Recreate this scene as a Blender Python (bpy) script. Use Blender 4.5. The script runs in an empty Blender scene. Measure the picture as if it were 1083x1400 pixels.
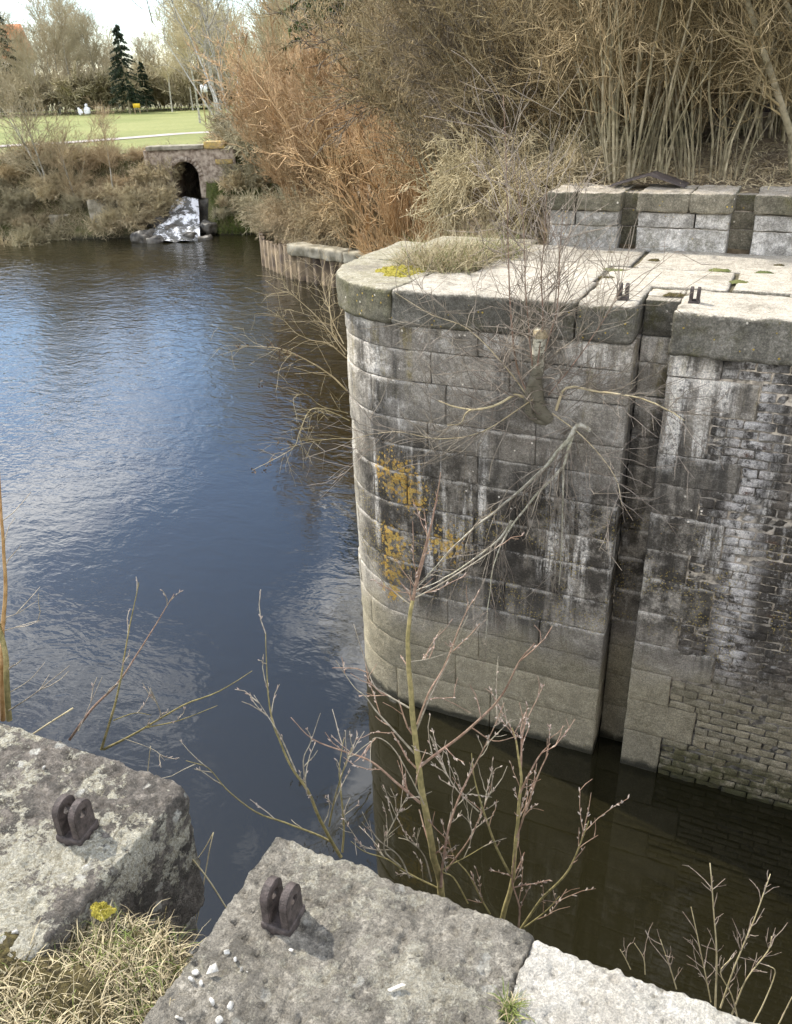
import bpy, bmesh, math, random
import numpy as np
from mathutils import Matrix, Vector
random.seed(7)
RNG = np.random.default_rng(11)
sc = bpy.context.scene
COL = sc.collection
# ------------------------------------------------------------------ camera
CAM = np.array([0.0, 0.0, 5.9])
F_PX, PITCH, ROLL, YAW = 1141.0, math.radians(27.3), math.radians(2.0), math.radians(25.5)
def rotz(p):
    c, s = math.cos(YAW), math.sin(YAW)
    return np.array([p[0]*c-p[1]*s, p[0]*s+p[1]*c, p[2]])
FWD = rotz((0, math.cos(PITCH), -math.sin(PITCH)))
UP0 = rotz((0, math.sin(PITCH), math.cos(PITCH)))
RT0 = rotz((1, 0, 0))
CX = RT0*math.cos(ROLL)-UP0*math.sin(ROLL)
CY = RT0*math.sin(ROLL)+UP0*math.cos(ROLL)
cd = bpy.data.cameras.new('camera'); cam = bpy.data.objects.new('camera', cd); COL.objects.link(cam)
M = Matrix.Identity(4)
for i in range(3):
    M[i][0], M[i][1], M[i][2], M[i][3] = CX[i], CY[i], -FWD[i], CAM[i]
cam.matrix_world = M
cd.sensor_fit = 'VERTICAL'; cd.sensor_height = 24.0; cd.lens = F_PX/1400*24.0
cd.clip_start = 0.05; cd.clip_end = 3000
sc.camera = cam
# ------------------------------------------------------------------ world, sun, exposure
SUN = np.array([-0.97, 0.24]); SUN /= np.linalg.norm(SUN)
SUN_EL = math.radians(46)
w = bpy.data.worlds.new('World'); sc.world = w; w.use_nodes = True
nt = w.node_tree; nt.nodes.clear()
def WN(t, **k):
    n = nt.nodes.new(t)
    for a, b in k.items(): setattr(n, a, b)
    return n
sky = WN('ShaderNodeTexSky', sky_type='NISHITA', sun_disc=False, sun_elevation=SUN_EL, sun_rotation=math.atan2(SUN[0], SUN[1]), air_density=1.0, dust_density=0.4, ozone_density=3.0)
tc = WN('ShaderNodeTexCoord')
mp = WN('ShaderNodeMapping'); mp.inputs['Scale'].default_value = (1, 1, 1.7); mp.inputs['Location'].default_value = (2.3, 1.9, 0.1)
no = WN('ShaderNodeTexNoise'); no.inputs['Scale'].default_value = 2.4; no.inputs['Detail'].default_value = 9; no.inputs['Roughness'].default_value = 0.55; no.inputs['Distortion'].default_value = 0.25
cr = WN('ShaderNodeValToRGB'); cr.color_ramp.elements[0].position = 0.47; cr.color_ramp.elements[1].position = 0.60
mx = WN('ShaderNodeMixRGB'); mx.inputs[2].default_value = (15.5, 15.6, 16.0, 1)
bg = WN('ShaderNodeBackground'); bg.inputs['Strength'].default_value = 0.15
ou = WN('ShaderNodeOutputWorld')
for a, b in ((tc.outputs['Generated'], mp.inputs[0]), (mp.outputs[0], no.inputs['Vector']), (no.outputs['Fac'], cr.inputs[0]), (cr.outputs[0], mx.inputs[0]), (sky.outputs[0], mx.inputs[1]), (mx.outputs[0], bg.inputs[0]), (bg.outputs[0], ou.inputs[0])):
    nt.links.new(a, b)
sl = bpy.data.lights.new('sun', 'SUN'); sl.energy = 3.5; sl.angle = math.radians(0.6); sl.color = (1.0, 0.95, 0.86)
so = bpy.data.objects.new('sun', sl); COL.objects.link(so)
sd = Vector((SUN[0]*math.cos(SUN_EL), SUN[1]*math.cos(SUN_EL), math.sin(SUN_EL)))
so.rotation_euler = sd.to_track_quat('Z', 'Y').to_euler()
sc.view_settings.view_transform = 'Standard'; sc.view_settings.look = 'None'
sc.view_settings.exposure = 0.95; sc.view_settings.gamma = 1.0; sc.view_settings.use_curve_mapping = False
sc.render.engine = 'CYCLES'
sc.cycles.max_bounces = 6; sc.cycles.transparent_max_bounces = 4

# ------------------------------------------------------------------ helpers: rays to places
def ray(px, py):
    return FWD + CX*((px-541.5)/F_PX) - CY*((py-700)/F_PX)
def at_z(px, py, z): d = ray(px, py); return CAM + d*((z-CAM[2])/d[2])
def at_y(px, py, y): d = ray(px, py); return CAM + d*(y/d[1])
FH = rotz((0, 1, 0))
def at_d(px, py, D): d = ray(px, py); return CAM + d*(D/(d@FH))
# ------------------------------------------------------------------ helpers: noise
def _h(i, j, k, seed):
    n = (i*374761393 + j*668265263 + k*2147483647 + seed*974711) & 0xFFFFFFFF
    n = ((n ^ (n >> 13))*1274126177) & 0xFFFFFFFF
    n = (n ^ (n >> 16)) & 0xFFFF
    return n/65535.0
def vnoise(P, seed=0):
    P = np.asarray(P, float); I = np.floor(P).astype(np.int64); f = P-I; f = f*f*(3-2*f)
    r = 0
    for a in (0, 1):
        wa = f[:, 0] if a else 1-f[:, 0]
        for b in (0, 1):
            wb = f[:, 1] if b else 1-f[:, 1]
            for c in (0, 1):
                wc = f[:, 2] if c else 1-f[:, 2]
                r = r + wa*wb*wc*_h(I[:, 0]+a, I[:, 1]+b, I[:, 2]+c, seed)
    return r*2-1
def fbm(P, scale=1.0, octv=4, gain=0.5, seed=0):
    P = np.asarray(P, float)*scale; a = 1.0; r = 0; t = 0
    for o in range(octv):
        r = r + a*vnoise(P, seed+o); t += a; a *= gain; P = P*2.03+3.7
    return r/t
# ------------------------------------------------------------------ helpers: meshes and objects
def mesh_np(name, V, F, smooth=False):
    V = np.ascontiguousarray(V, dtype=np.float32); me = bpy.data.meshes.new(name)
    Fs = F if isinstance(F, list) else [F]
    Fs = [np.asarray(f, dtype=np.int32) for f in Fs if len(f)]
    me.vertices.add(len(V)); me.vertices.foreach_set('co', V.ravel())
    idx = np.concatenate([f.ravel() for f in Fs]); tot = np.concatenate([np.full(len(f), f.shape[1], np.int32) for f in Fs])
    st = np.concatenate([[0], np.cumsum(tot)[:-1]]).astype(np.int32)
    me.loops.add(len(idx)); me.loops.foreach_set('vertex_index', idx)
    me.polygons.add(len(tot)); me.polygons.foreach_set('loop_start', st); me.polygons.foreach_set('loop_total', tot)
    if smooth: me.polygons.foreach_set('use_smooth', np.ones(len(tot), bool))
    me.update(calc_edges=True); me.validate()
    return me
def link(name, me, mat=None, parent=None, label=None, cat=None, group=None, kind=None):
    o = bpy.data.objects.new(name, me); COL.objects.link(o)
    if mat is not None and me is not None and not me.materials: me.materials.append(mat)
    if parent is not None: o.parent = parent
    tag(o, label, cat, group, kind); return o
def tag(o, label=None, cat=None, group=None, kind=None):
    for k, v in (('label', label), ('category', cat), ('group', group), ('kind', kind)):
        if v: o[k] = v
def thing(name, label, cat, loc=(0, 0, 0), group=None):
    o = link(name, None, label=label, cat=cat, group=group); o.location = loc; return o
def copy_tree(o, parent=None):
    c = o.copy(); COL.objects.link(c); c.parent = parent
    for ch in o.children: copy_tree(ch, c)
    return c
class MB:
    def __init__(s): s.V = []; s.F = {3: [], 4: []}; s.n = 0
    def add(s, V, F):
        V = np.asarray(V, float)
        for f in (F if isinstance(F, list) else [F]):
            f = np.asarray(f)
            if len(f): s.F[f.shape[1]].append(f+s.n)
        s.V.append(V); s.n += len(V); return s
    def mesh(s, name, smooth=False):
        Fs = [np.concatenate(s.F[k]) for k in (3, 4) if s.F[k]]
        return mesh_np(name, np.concatenate(s.V), Fs, smooth)
def box_vf(lo, hi):
    x0, y0, z0 = lo; x1, y1, z1 = hi
    V = [(x, y, z) for x in (x0, x1) for y in (y0, y1) for z in (z0, z1)]
    F = [(0, 1, 3, 2), (4, 6, 7, 5), (0, 4, 5, 1), (2, 3, 7, 6), (0, 2, 6, 4), (1, 5, 7, 3)]
    return np.array(V, float), np.array(F)
def rock_box(lo, hi, res, rnd=0.01, amp=0.004, nscale=12.0, seed=0, chip=0.5, warp=None, octv=3):
    lo = np.array(lo, float); hi = np.array(hi, float); n = np.maximum(2, np.round((hi-lo)/np.asarray(res)).astype(int)); n = np.minimum(n, 320)
    ax = []
    for k in range(3):
        a = np.linspace(lo[k], hi[k], n[k]+1); e = min(rnd*1.2, (hi[k]-lo[k])/4)
        a = np.unique(np.concatenate([a, [lo[k]+e, hi[k]-e]])); ax.append(a)
    Vs, Fs, off = [], [], 0
    for k in range(3):
        u, v = [q for q in range(3) if q != k]
        A, B = np.meshgrid(ax[u], ax[v], indexing='ij'); nu, nv = A.shape
        ids = np.arange(nu*nv).reshape(nu, nv)
        q = np.stack([ids[:-1, :-1], ids[1:, :-1], ids[1:, 1:], ids[:-1, 1:]], -1).reshape(-1, 4)
        for side in (0, 1):
            P = np.zeros((nu*nv, 3)); P[:, u] = A.ravel(); P[:, v] = B.ravel(); P[:, k] = hi[k] if side else lo[k]
            flip = (side == 1) == (k == 1)
            Vs.append(P); Fs.append((q[:, ::-1] if flip else q)+off); off += nu*nv
    V = np.concatenate(Vs); F = np.concatenate(Fs)
    key = np.round(V*1e5).astype(np.int64); _, fi, inv = np.unique(key, axis=0, return_index=True, return_inverse=True)
    V = V[fi]; F = inv.ravel()[F]
    r = rnd*(1+chip*fbm(V+seed*7.3, 9.0, 3, seed=seed+5))[:, None]; r = np.minimum(r, (hi-lo).min()*0.45)
    pin = np.clip(V, lo+r, hi-r); d = V-pin; ln = np.linalg.norm(d, axis=1, keepdims=True)+1e-9
    nrm = d/ln; V2 = pin+nrm*np.minimum(ln, r*1.0)
    V2 += nrm*(amp*fbm(V+seed*3.1, nscale, octv, 0.55, seed))[:, None]
    if warp is not None: V2 = warp(V2)
    return V2, F
def tubes(P, R, sides=4, cap=False):
    P = np.asarray(P, float); N, K, _ = P.shape; R = np.asarray(R, float)
    T = np.gradient(P, axis=1); T /= np.linalg.norm(T, axis=2, keepdims=True)+1e-12
    ref = np.array([0.31, 0.83, 0.46]); ref2 = np.array([0.9, -0.2, 0.38])
    A = np.cross(T, ref); bad = np.linalg.norm(A, axis=2) < 0.25; A[bad] = np.cross(T, ref2)[bad]
    A /= np.linalg.norm(A, axis=2, keepdims=True)+1e-12; B = np.cross(T, A)
    th = np.arange(sides)*2*math.pi/sides
    V = P[:, :, None, :]+R[:, :, None, None]*(np.cos(th)[None, None, :, None]*A[:, :, None, :]+np.sin(th)[None, None, :, None]*B[:, :, None, :])
    ids = np.arange(N*K*sides).reshape(N, K, sides); nx = np.roll(ids, -1, axis=2)
    F = np.stack([ids[:, :-1], nx[:, :-1], nx[:, 1:], ids[:, 1:]], -1).reshape(-1, 4)
    Fs = [F]
    if cap and sides == 4: Fs = [np.concatenate([F, ids[:, -1, :], ids[:, 0, ::-1]])]
    return V.reshape(-1, 3), Fs[0]
def one_tube(pts, rad, sides=6, sub=3, wob=0.0, seed=0):
    pts = np.asarray(pts, float); rad = np.asarray(rad, float)
    n = len(pts); t = np.arange(n); tt = np.linspace(0, n-1, (n-1)*sub+1)
    # Catmull-Rom
    Q = np.vstack([2*pts[0]-pts[1], pts, 2*pts[-1]-pts[-2]])
    i = np.minimum(tt.astype(int), n-2); f = (tt-i)[:, None]
    p0, p1, p2, p3 = Q[i], Q[i+1], Q[i+2], Q[i+3]
    C = 0.5*((2*p1)+(-p0+p2)*f+(2*p0-5*p1+4*p2-p3)*f**2+(-p0+3*p1-3*p2+p3)*f**3)
    rr = np.interp(tt, t, rad)
    if wob: C = C+wob*np.stack([fbm(C+s*9, 14, 2, seed=seed+s) for s in range(3)], 1)
    V, F = tubes(C[None], rr[None], sides)
    e = np.array([C[-1]+(C[-1]-C[-2])*0.02]); base = len(V)-sides; V = np.vstack([V, e])
    T3 = np.array([(base+k, base+(k+1) % sides, len(V)-1) for k in range(sides)])
    return C, rr, V, [F, T3]
def grow(P, R, n, t=(0.3, 1.0), length=(0.2, 0.5), ratio=0.55, ang=(0.4, 0.9), up=0.15, wob=0.15, K=4, rng=RNG, rmin=0.0008, tip=0.35, bias=1.0, rmax=9.0):
    P = np.asarray(P); N, Kp, _ = P.shape
    ln = np.linalg.norm(np.diff(P, axis=1), axis=2).sum(1); pr = ln**bias/ (ln**bias).sum()
    pi = rng.choice(N, n, p=pr); tt = rng.uniform(t[0], t[1], n)*(Kp-1); i = np.minimum(tt.astype(int), Kp-2); f = (tt-i)[:, None]
    O = P[pi, i]*(1-f)+P[pi, i+1]*f; T = P[pi, i+1]-P[pi, i]; T /= np.linalg.norm(T, axis=1, keepdims=True)+1e-9
    r0 = (R[pi, i]*(1-f[:, 0])+R[pi, i+1]*f[:, 0])*ratio
    rv = rng.normal(size=(n, 3)); S = rv-(rv*T).sum(1, keepdims=True)*T; S /= np.linalg.norm(S, axis=1, keepdims=True)+1e-9
    a = rng.uniform(*ang, n)[:, None]; D = np.cos(a)*T+np.sin(a)*S
    L = rng.uniform(*length, n)
    Q = np.zeros((n, K, 3)); Q[:, 0] = O; st = (L/(K-1))[:, None]
    for k in range(1, K):
        D = D+np.array([0, 0, up])+wob*rng.normal(size=(n, 3)); D /= np.linalg.norm(D, axis=1, keepdims=True)
        Q[:, k] = Q[:, k-1]+D*st
    r0 = np.minimum(np.maximum(r0, rmin/tip), max(rmax, rmin/tip)); RR = np.maximum(r0[:, None]*np.linspace(1, tip, K)[None, :], rmin)
    return Q, RR
def blades(O, D, L, W, droop=0.5, K=4, rng=RNG):
    n = len(O); Q = np.zeros((n, K, 3)); Q[:, 0] = O; d = D.copy()
    for k in range(1, K):
        d = d+np.array([0, 0, -droop])*(k/K)*rng.uniform(0.2, 1.2, (n, 1))+0.08*rng.normal(size=(n, 3)); d /= np.linalg.norm(d, axis=1, keepdims=True)
        Q[:, k] = Q[:, k-1]+d*(L/(K-1))[:, None]
    sd_ = np.cross(D, np.array([0, 0, 1.0])+0.3*rng.normal(size=(n, 3))); sd_ /= np.linalg.norm(sd_, axis=1, keepdims=True)+1e-9
    ww = W[:, None]*np.linspace(1, 0.15, K)[None]
    V = np.stack([Q-sd_[:, None]*ww[..., None], Q+sd_[:, None]*ww[..., None]], 2)
    ids = np.arange(n*K*2).reshape(n, K, 2)
    F = np.stack([ids[:, :-1, 0], ids[:, :-1, 1], ids[:, 1:, 1], ids[:, 1:, 0]], -1).reshape(-1, 4)
    return V.reshape(-1, 3), F

# ------------------------------------------------------------------ materials
class NB:
    def __init__(s, name):
        s.m = bpy.data.materials.new(name); s.m.use_nodes = True; s.t = s.m.node_tree; s.t.nodes.clear()
        s.out = s.t.nodes.new('ShaderNodeOutputMaterial'); s.b = s.t.nodes.new('ShaderNodeBsdfPrincipled')
        s.t.links.new(s.b.outputs[0], s.out.inputs[0]); s.b.inputs['Roughness'].default_value = 0.9
        s.b.inputs['Specular IOR Level'].default_value = 0.25
        g = s.t.nodes.new('ShaderNodeNewGeometry'); s.pos = g.outputs['Position']; s.nrm = g.outputs['Normal']
    def put(s, sock, v):
        if hasattr(v, 'is_linked') or hasattr(v, 'links'): s.t.links.new(v, sock)
        elif isinstance(v, (tuple, list)) and len(v) == 3 and sock.type == 'RGBA': sock.default_value = (*v, 1)
        else: sock.default_value = v
    def map(s, scale=(1, 1, 1), loc=(0, 0, 0), src=None):
        n = s.t.nodes.new('ShaderNodeMapping'); n.inputs['Scale'].default_value = scale; n.inputs['Location'].default_value = loc
        s.t.links.new(src or s.pos, n.inputs[0]); return n.outputs[0]
    def noise(s, scale, detail=4, rough=0.55, vec=None, dist=0.0):
        n = s.t.nodes.new('ShaderNodeTexNoise'); n.inputs['Scale'].default_value = scale; n.inputs['Detail'].default_value = detail
        n.inputs['Roughness'].default_value = rough; n.inputs['Distortion'].default_value = dist
        s.t.links.new(vec or s.pos, n.inputs['Vector']); return n.outputs['Fac']
    def voro(s, scale, vec=None, feat='F1', out='Distance', rnd=1.0):
        n = s.t.nodes.new('ShaderNodeTexVoronoi'); n.feature = feat; n.inputs['Scale'].default_value = scale; n.inputs['Randomness'].default_value = rnd
        s.t.links.new(vec or s.pos, n.inputs['Vector']); return n.outputs[out]
    def ramp(s, v, a, b, lo=0.0, hi=1.0):
        n = s.t.nodes.new('ShaderNodeMapRange'); n.interpolation_type = 'SMOOTHSTEP'; s.put(n.inputs[0], v)
        n.inputs[1].default_value = a; n.inputs[2].default_value = b; n.inputs[3].default_value = lo; n.inputs[4].default_value = hi; return n.outputs[0]
    def math(s, op, a, b=0.0):
        n = s.t.nodes.new('ShaderNodeMath'); n.operation = op; s.put(n.inputs[0], a); s.put(n.inputs[1], b); return n.outputs[0]
    def mul(s, a, b): return s.math('MULTIPLY', a, b)
    def mix(s, f, a, b, mode='MIX'):
        n = s.t.nodes.new('ShaderNodeMixRGB'); n.blend_type = mode; s.put(n.inputs[0], f); s.put(n.inputs[1], a); s.put(n.inputs[2], b); return n.outputs[0]
    def xyz(s, v=None):
        n = s.t.nodes.new('ShaderNodeSeparateXYZ'); s.t.links.new(v or s.pos, n.inputs[0]); return n.outputs
    def rand(s):
        return s.t.nodes.new('ShaderNodeObjectInfo').outputs['Random']
    def dist(s, p):
        n = s.t.nodes.new('ShaderNodeVectorMath'); n.operation = 'DISTANCE'; s.t.links.new(s.pos, n.inputs[0]); n.inputs[1].default_value = p; return n.outputs['Value']
    def color(s, c, rough=None):
        s.put(s.b.inputs['Base Color'], c)
        if rough is not None: s.put(s.b.inputs['Roughness'], rough)
        return s
    def bump(s, h, strength=0.5, d=0.01):
        n = s.t.nodes.new('ShaderNodeBump'); n.inputs['Strength'].default_value = strength; n.inputs['Distance'].default_value = d
        s.put(n.inputs['Height'], h); s.t.links.new(n.outputs[0], s.b.inputs['Normal']); return s
def simple(name, c0, c1, scale=8, rough=0.9, bump=0.0, bs=60, var=0.0):
    b = NB(name); c = b.mix(b.ramp(b.noise(scale, 4), 0.3, 0.7), c0, c1)
    if var: c = b.mix(1.0, c, b.mix(b.rand(), (1-var,)*3, (1+var,)*3), 'MULTIPLY')
    b.color(c, rough)
    if bump: b.bump(b.noise(bs, 3), bump, 0.01)
    return b.m
def mat_wall(name, brick=False):
    b = NB(name); x, y, z = b.xyz()
    n1 = b.ramp(b.noise(1.5, 5, 0.6), 0.32, 0.68); grain = b.noise(85, 4, 0.8); n2 = b.ramp(b.noise(9, 5, 0.7), 0.36, 0.64); sp0 = b.ramp(b.noise(38, 4, 0.75), 0.36, 0.64)
    if brick:
        c = b.mix(n2, (0.075, 0.068, 0.062), (0.19, 0.175, 0.16))
        red = b.ramp(b.noise(2.6, 3), 0.58, 0.66); c = b.mix(b.mul(b.mul(red, b.ramp(b.rand(), 0.45, 0.8)), 0.7), c, (0.22, 0.12, 0.085))
    else:
        c = b.mix(n1, (0.17, 0.16, 0.145), (0.46, 0.44, 0.41)); c = b.mix(b.mul(n2, 0.5), c, (0.14, 0.13, 0.115))
    c = b.mix(b.mul(sp0, 0.45), c, b.mix(1.0, c, (0.42, 0.42, 0.40), 'MULTIPLY'))
    # dark algae: blotches and streaks that run down the face
    sv = b.map((5.0, 5.0, 0.5)); s1 = b.ramp(b.noise(1.0, 6, 0.65, sv), 0.47, 0.62)
    hi = b.ramp(b.math('ADD', z, b.mul(b.noise(3, 4), 0.7)), 1.35, 1.75); c = b.mix(b.mul(b.mul(s1, hi), 0.74), c, (0.036, 0.035, 0.034))
    zj = b.math('ADD', z, b.mul(b.math('SUBTRACT', b.noise(1.6, 4, 0.6), 0.5), 1.2))
    midd = b.mul(b.ramp(zj, 1.3, 1.8), b.ramp(zj, 3.2, 2.6)); c = b.mix(b.mul(midd, b.ramp(b.noise(4.5, 6, 0.75), 0.36, 0.57, 0.12, 0.9)), c, (0.034, 0.031, 0.027))
    # lime wash streaks
    sv2 = b.map((5.5, 5.5, 0.42), (3.1, 1.7, 0.4)); s2 = b.ramp(b.noise(1.0, 7, 0.75, sv2), 0.49, 0.62)
    s3 = b.ramp(b.noise(2.6, 7, 0.75, b.map((1, 1, 1), (5, 2, 1))), 0.48, 0.64)
    lime = b.mul(b.mul(s2, b.ramp(b.noise(1.1, 4, vec=b.map((1, 1, 1), (9, 4, 2))), 0.42, 0.60)), b.ramp(z, 1.2, 2.0))
    lime = b.mul(lime, b.ramp(b.noise(28, 5, 0.8), 0.34, 0.56)); c = b.mix(b.mul(lime, 0.9), c, (0.70, 0.70, 0.70))
    if brick:
        band = b.mul(b.ramp(b.math('ABSOLUTE', b.math('ADD', x, b.math('ADD', b.mul(z, 0.06), b.mul(b.noise(3, 3), -0.3)))), 0.20, 0.02), b.ramp(z, 1.0, 1.7)); c = b.mix(b.mul(b.mul(band, b.ramp(b.noise(9, 7, 0.8), 0.40, 0.56)), 0.8), c, (0.58, 0.58, 0.60))
        sp2 = b.mul(b.ramp(b.noise(13, 6, 0.8), 0.54, 0.64), b.ramp(z, 0.6, 1.4)); c = b.mix(b.mul(sp2, 0.55), c, (0.42, 0.42, 0.42))
    else:
        top = b.mul(b.ramp(z, 3.0, 3.7), b.mul(s3, b.ramp(b.noise(20, 5, 0.75), 0.3, 0.55))); c = b.mix(b.mul(top, 0.85), c, (0.66, 0.65, 0.64))
        lft_sun = b.mul(b.ramp(x, -3.2, -3.75), b.ramp(b.noise(4, 5, 0.7), 0.35, 0.55)); c = b.mix(b.mul(lft_sun, 0.55), c, (0.46, 0.44, 0.39))  # sunlight painted into the colour: rounded end turns paler towards its left side
        yg = b.mul(b.ramp(b.noise(1, 5, 0.7, b.map((4.5, 4.5, 0.8), (7, 1, 3))), 0.55, 0.70), b.mul(b.ramp(z, 3.1, 3.7), b.ramp(b.noise(18, 5, 0.75), 0.34, 0.6))); c = b.mix(b.mul(yg, 0.55), c, (0.24, 0.20, 0.075))
    # tan silt band above the water, dark wet line at the water
    tan = b.ramp(b.math('ADD', z, b.mul(b.noise(2.5, 4), 0.7)), 1.75, 1.25)
    c = b.mix(b.mul(tan, 0.80), c, b.mix(n2, (0.215, 0.20, 0.145), (0.34, 0.315, 0.24))); c = b.mix(b.mul(b.mul(tan, sp0), 0.3), c, (0.16, 0.145, 0.10))
    wet = b.ramp(b.math('ADD', z, b.mul(b.noise(8, 4), 0.16)), 0.20, 0.11); c = b.mix(b.mul(wet, 0.92), c, (0.022, 0.022, 0.014))
    if brick:
        mos = b.mul(b.ramp(b.math('ADD', z, b.mul(b.noise(4, 3), 0.3)), 0.62, 0.40), b.ramp(b.noise(7, 5, 0.7), 0.36, 0.55)); c = b.mix(b.mul(mos, 0.85), c, (0.060, 0.06, 0.025))
    gen = b.t.nodes.new('ShaderNodeTexCoord').outputs['Generated']; gzz = b.xyz(gen)[2]
    edge = b.mul(b.math('MAXIMUM', b.ramp(gzz, 0.86, 0.97), b.ramp(gzz, 0.05, 0.01)), b.mul(b.ramp(b.noise(7, 6, 0.8), 0.44, 0.56), b.ramp(z, 1.0, 1.4)))
    c = b.mix(b.mul(edge, 0.0 if brick else 0.45), c, (0.60, 0.59, 0.57))
    # lichens
    sp = b.ramp(b.math('ADD', b.voro(9), b.mul(b.noise(50, 3), 0.06)), 0.13, 0.09); c = b.mix(b.mul(b.mul(sp, b.ramp(b.noise(2, 2), 0.48, 0.56)), b.ramp(z, 2.0, 2.8)), c, (0.66, 0.64, 0.60))
    ysp = b.mul(b.ramp(b.voro(42), 0.36, 0.2), b.ramp(b.noise(2.4, 3), 0.45, 0.58)); c = b.mix(b.mul(b.mul(ysp, b.mul(b.ramp(z, 1.3, 1.5), b.ramp(z, 2.8, 2.4))), 0.65), c, (0.36, 0.29, 0.09))
    if not brick:
        o = None
        for p, r0, r1 in (((-3.02, 6.31, 2.66), 0.44, 0.02), ((-2.85, 6.31, 2.50), 0.34, 0.02), ((-3.10, 6.33, 1.60), 0.30, 0.02), ((-3.08, 6.32, 1.98), 0.34, 0.02), ((-3.04, 6.32, 1.76), 0.34, 0.02), ((-2.50, 6.31, 2.05), 0.36, 0.02), ((-3.10, 6.34, 1.36), 0.24, 0.0)):
            q = b.ramp(b.dist(p), r0, r1); o = q if o is None else b.math('MAXIMUM', o, q)
        cl = b.math('ADD', b.mul(b.voro(24), 0.9), b.mul(b.math('SUBTRACT', b.noise(30, 6, 0.85), 0.5), 0.9))
        oo = b.math('MAXIMUM', b.ramp(b.math('SUBTRACT', b.mul(o, 0.62), cl), -0.02, 0.08), b.mul(b.ramp(o, 0.02, 0.3), b.ramp(b.math('ADD', b.voro(60), b.mul(b.noise(20, 4), 0.3)), 0.36, 0.28)))
        c = b.mix(b.mul(oo, b.mul(b.ramp(b.noise(80, 4, 0.8), 0.36, 0.5, 0.4, 0.95), b.ramp(b.noise(8, 5, 0.7), 0.36, 0.52, 0.1, 1.0))), c, b.mix(sp0, (0.46, 0.26, 0.035), (0.42, 0.33, 0.12)))
    c = b.mix(1.0, c, b.mix(b.rand(), (0.86, 0.86, 0.86), (1.14, 1.13, 1.12)), 'MULTIPLY')
    c = b.mix(b.ramp(grain, 0.40, 0.66, 0, 0.85), b.mix(1.0, c, (0.78, 0.78, 0.77), 'MULTIPLY'), b.mix(1.0, c, (1.55, 1.55, 1.53), 'MULTIPLY'))
    c = b.mix(1.0, c, (1.20, 1.12, 1.0), 'MULTIPLY')
    b.color(c, b.ramp(wet, 0, 1, 0.9, 0.35))
    b.bump(b.math('ADD', grain, b.mul(b.noise(22, 5, 0.7), 1.8)), 1.0, 0.014)
    return b.m
def mat_mortar():
    b = NB('mortar'); n = b.noise(20, 4); z = b.xyz()[2]
    c = b.mix(b.ramp(n, 0.35, 0.65), (0.06, 0.054, 0.045), (0.24, 0.215, 0.18))
    b.color(b.mix(b.ramp(z, 0.2, 0.1), c, (0.02, 0.02, 0.013))).bump(b.noise(60, 3), 0.8, 0.01); return b.m
def mat_coping(name, top0, top1, side0, side1, green=0.5):
    b = NB(name); nz = b.xyz(b.nrm)[2]; z = b.xyz()[2]
    n1 = b.ramp(b.noise(1.7, 6, 0.7), 0.34, 0.66); n2 = b.ramp(b.noise(12, 6, 0.75), 0.38, 0.62); g = b.noise(80, 5, 0.85); n3 = b.ramp(b.noise(36, 5, 0.8), 0.42, 0.6)
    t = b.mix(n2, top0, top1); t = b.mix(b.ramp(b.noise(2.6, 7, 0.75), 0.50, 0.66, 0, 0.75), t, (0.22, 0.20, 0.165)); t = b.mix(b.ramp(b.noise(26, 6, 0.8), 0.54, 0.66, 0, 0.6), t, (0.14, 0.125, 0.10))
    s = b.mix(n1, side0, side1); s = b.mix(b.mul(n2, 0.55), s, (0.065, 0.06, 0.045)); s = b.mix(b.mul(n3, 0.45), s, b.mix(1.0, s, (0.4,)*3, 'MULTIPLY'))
    gr = b.ramp(b.noise(2.6, 5), 0.46, 0.66); s = b.mix(b.mul(b.mul(gr, n2), green), s, (0.12, 0.115, 0.04))
    s = b.mix(b.mul(b.ramp(b.math('ADD', b.voro(11), b.mul(b.noise(60, 3), 0.08)), 0.17, 0.11), b.ramp(b.noise(3, 2), 0.47, 0.55)), s, (0.60, 0.57, 0.50))
    s = b.mix(b.mul(b.ramp(b.voro(17), 0.16, 0.10), b.ramp(b.noise(2.2, 2), 0.52, 0.6)), s, (0.46, 0.34, 0.07))
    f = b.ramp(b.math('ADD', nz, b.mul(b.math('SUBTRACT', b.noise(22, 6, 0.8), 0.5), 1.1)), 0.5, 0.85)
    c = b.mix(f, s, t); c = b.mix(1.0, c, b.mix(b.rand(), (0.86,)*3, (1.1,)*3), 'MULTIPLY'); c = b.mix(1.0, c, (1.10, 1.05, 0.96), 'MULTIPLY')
    c = b.mix(b.ramp(g, 0.42, 0.62), b.mix(1.0, c, (0.72,)*3, 'MULTIPLY'), b.mix(1.0, c, (1.32,)*3, 'MULTIPLY'))
    b.color(c).bump(b.math('ADD', g, b.mul(b.noise(24, 5, 0.75), 1.8)), 1.0, 0.010); return b.m
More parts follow.
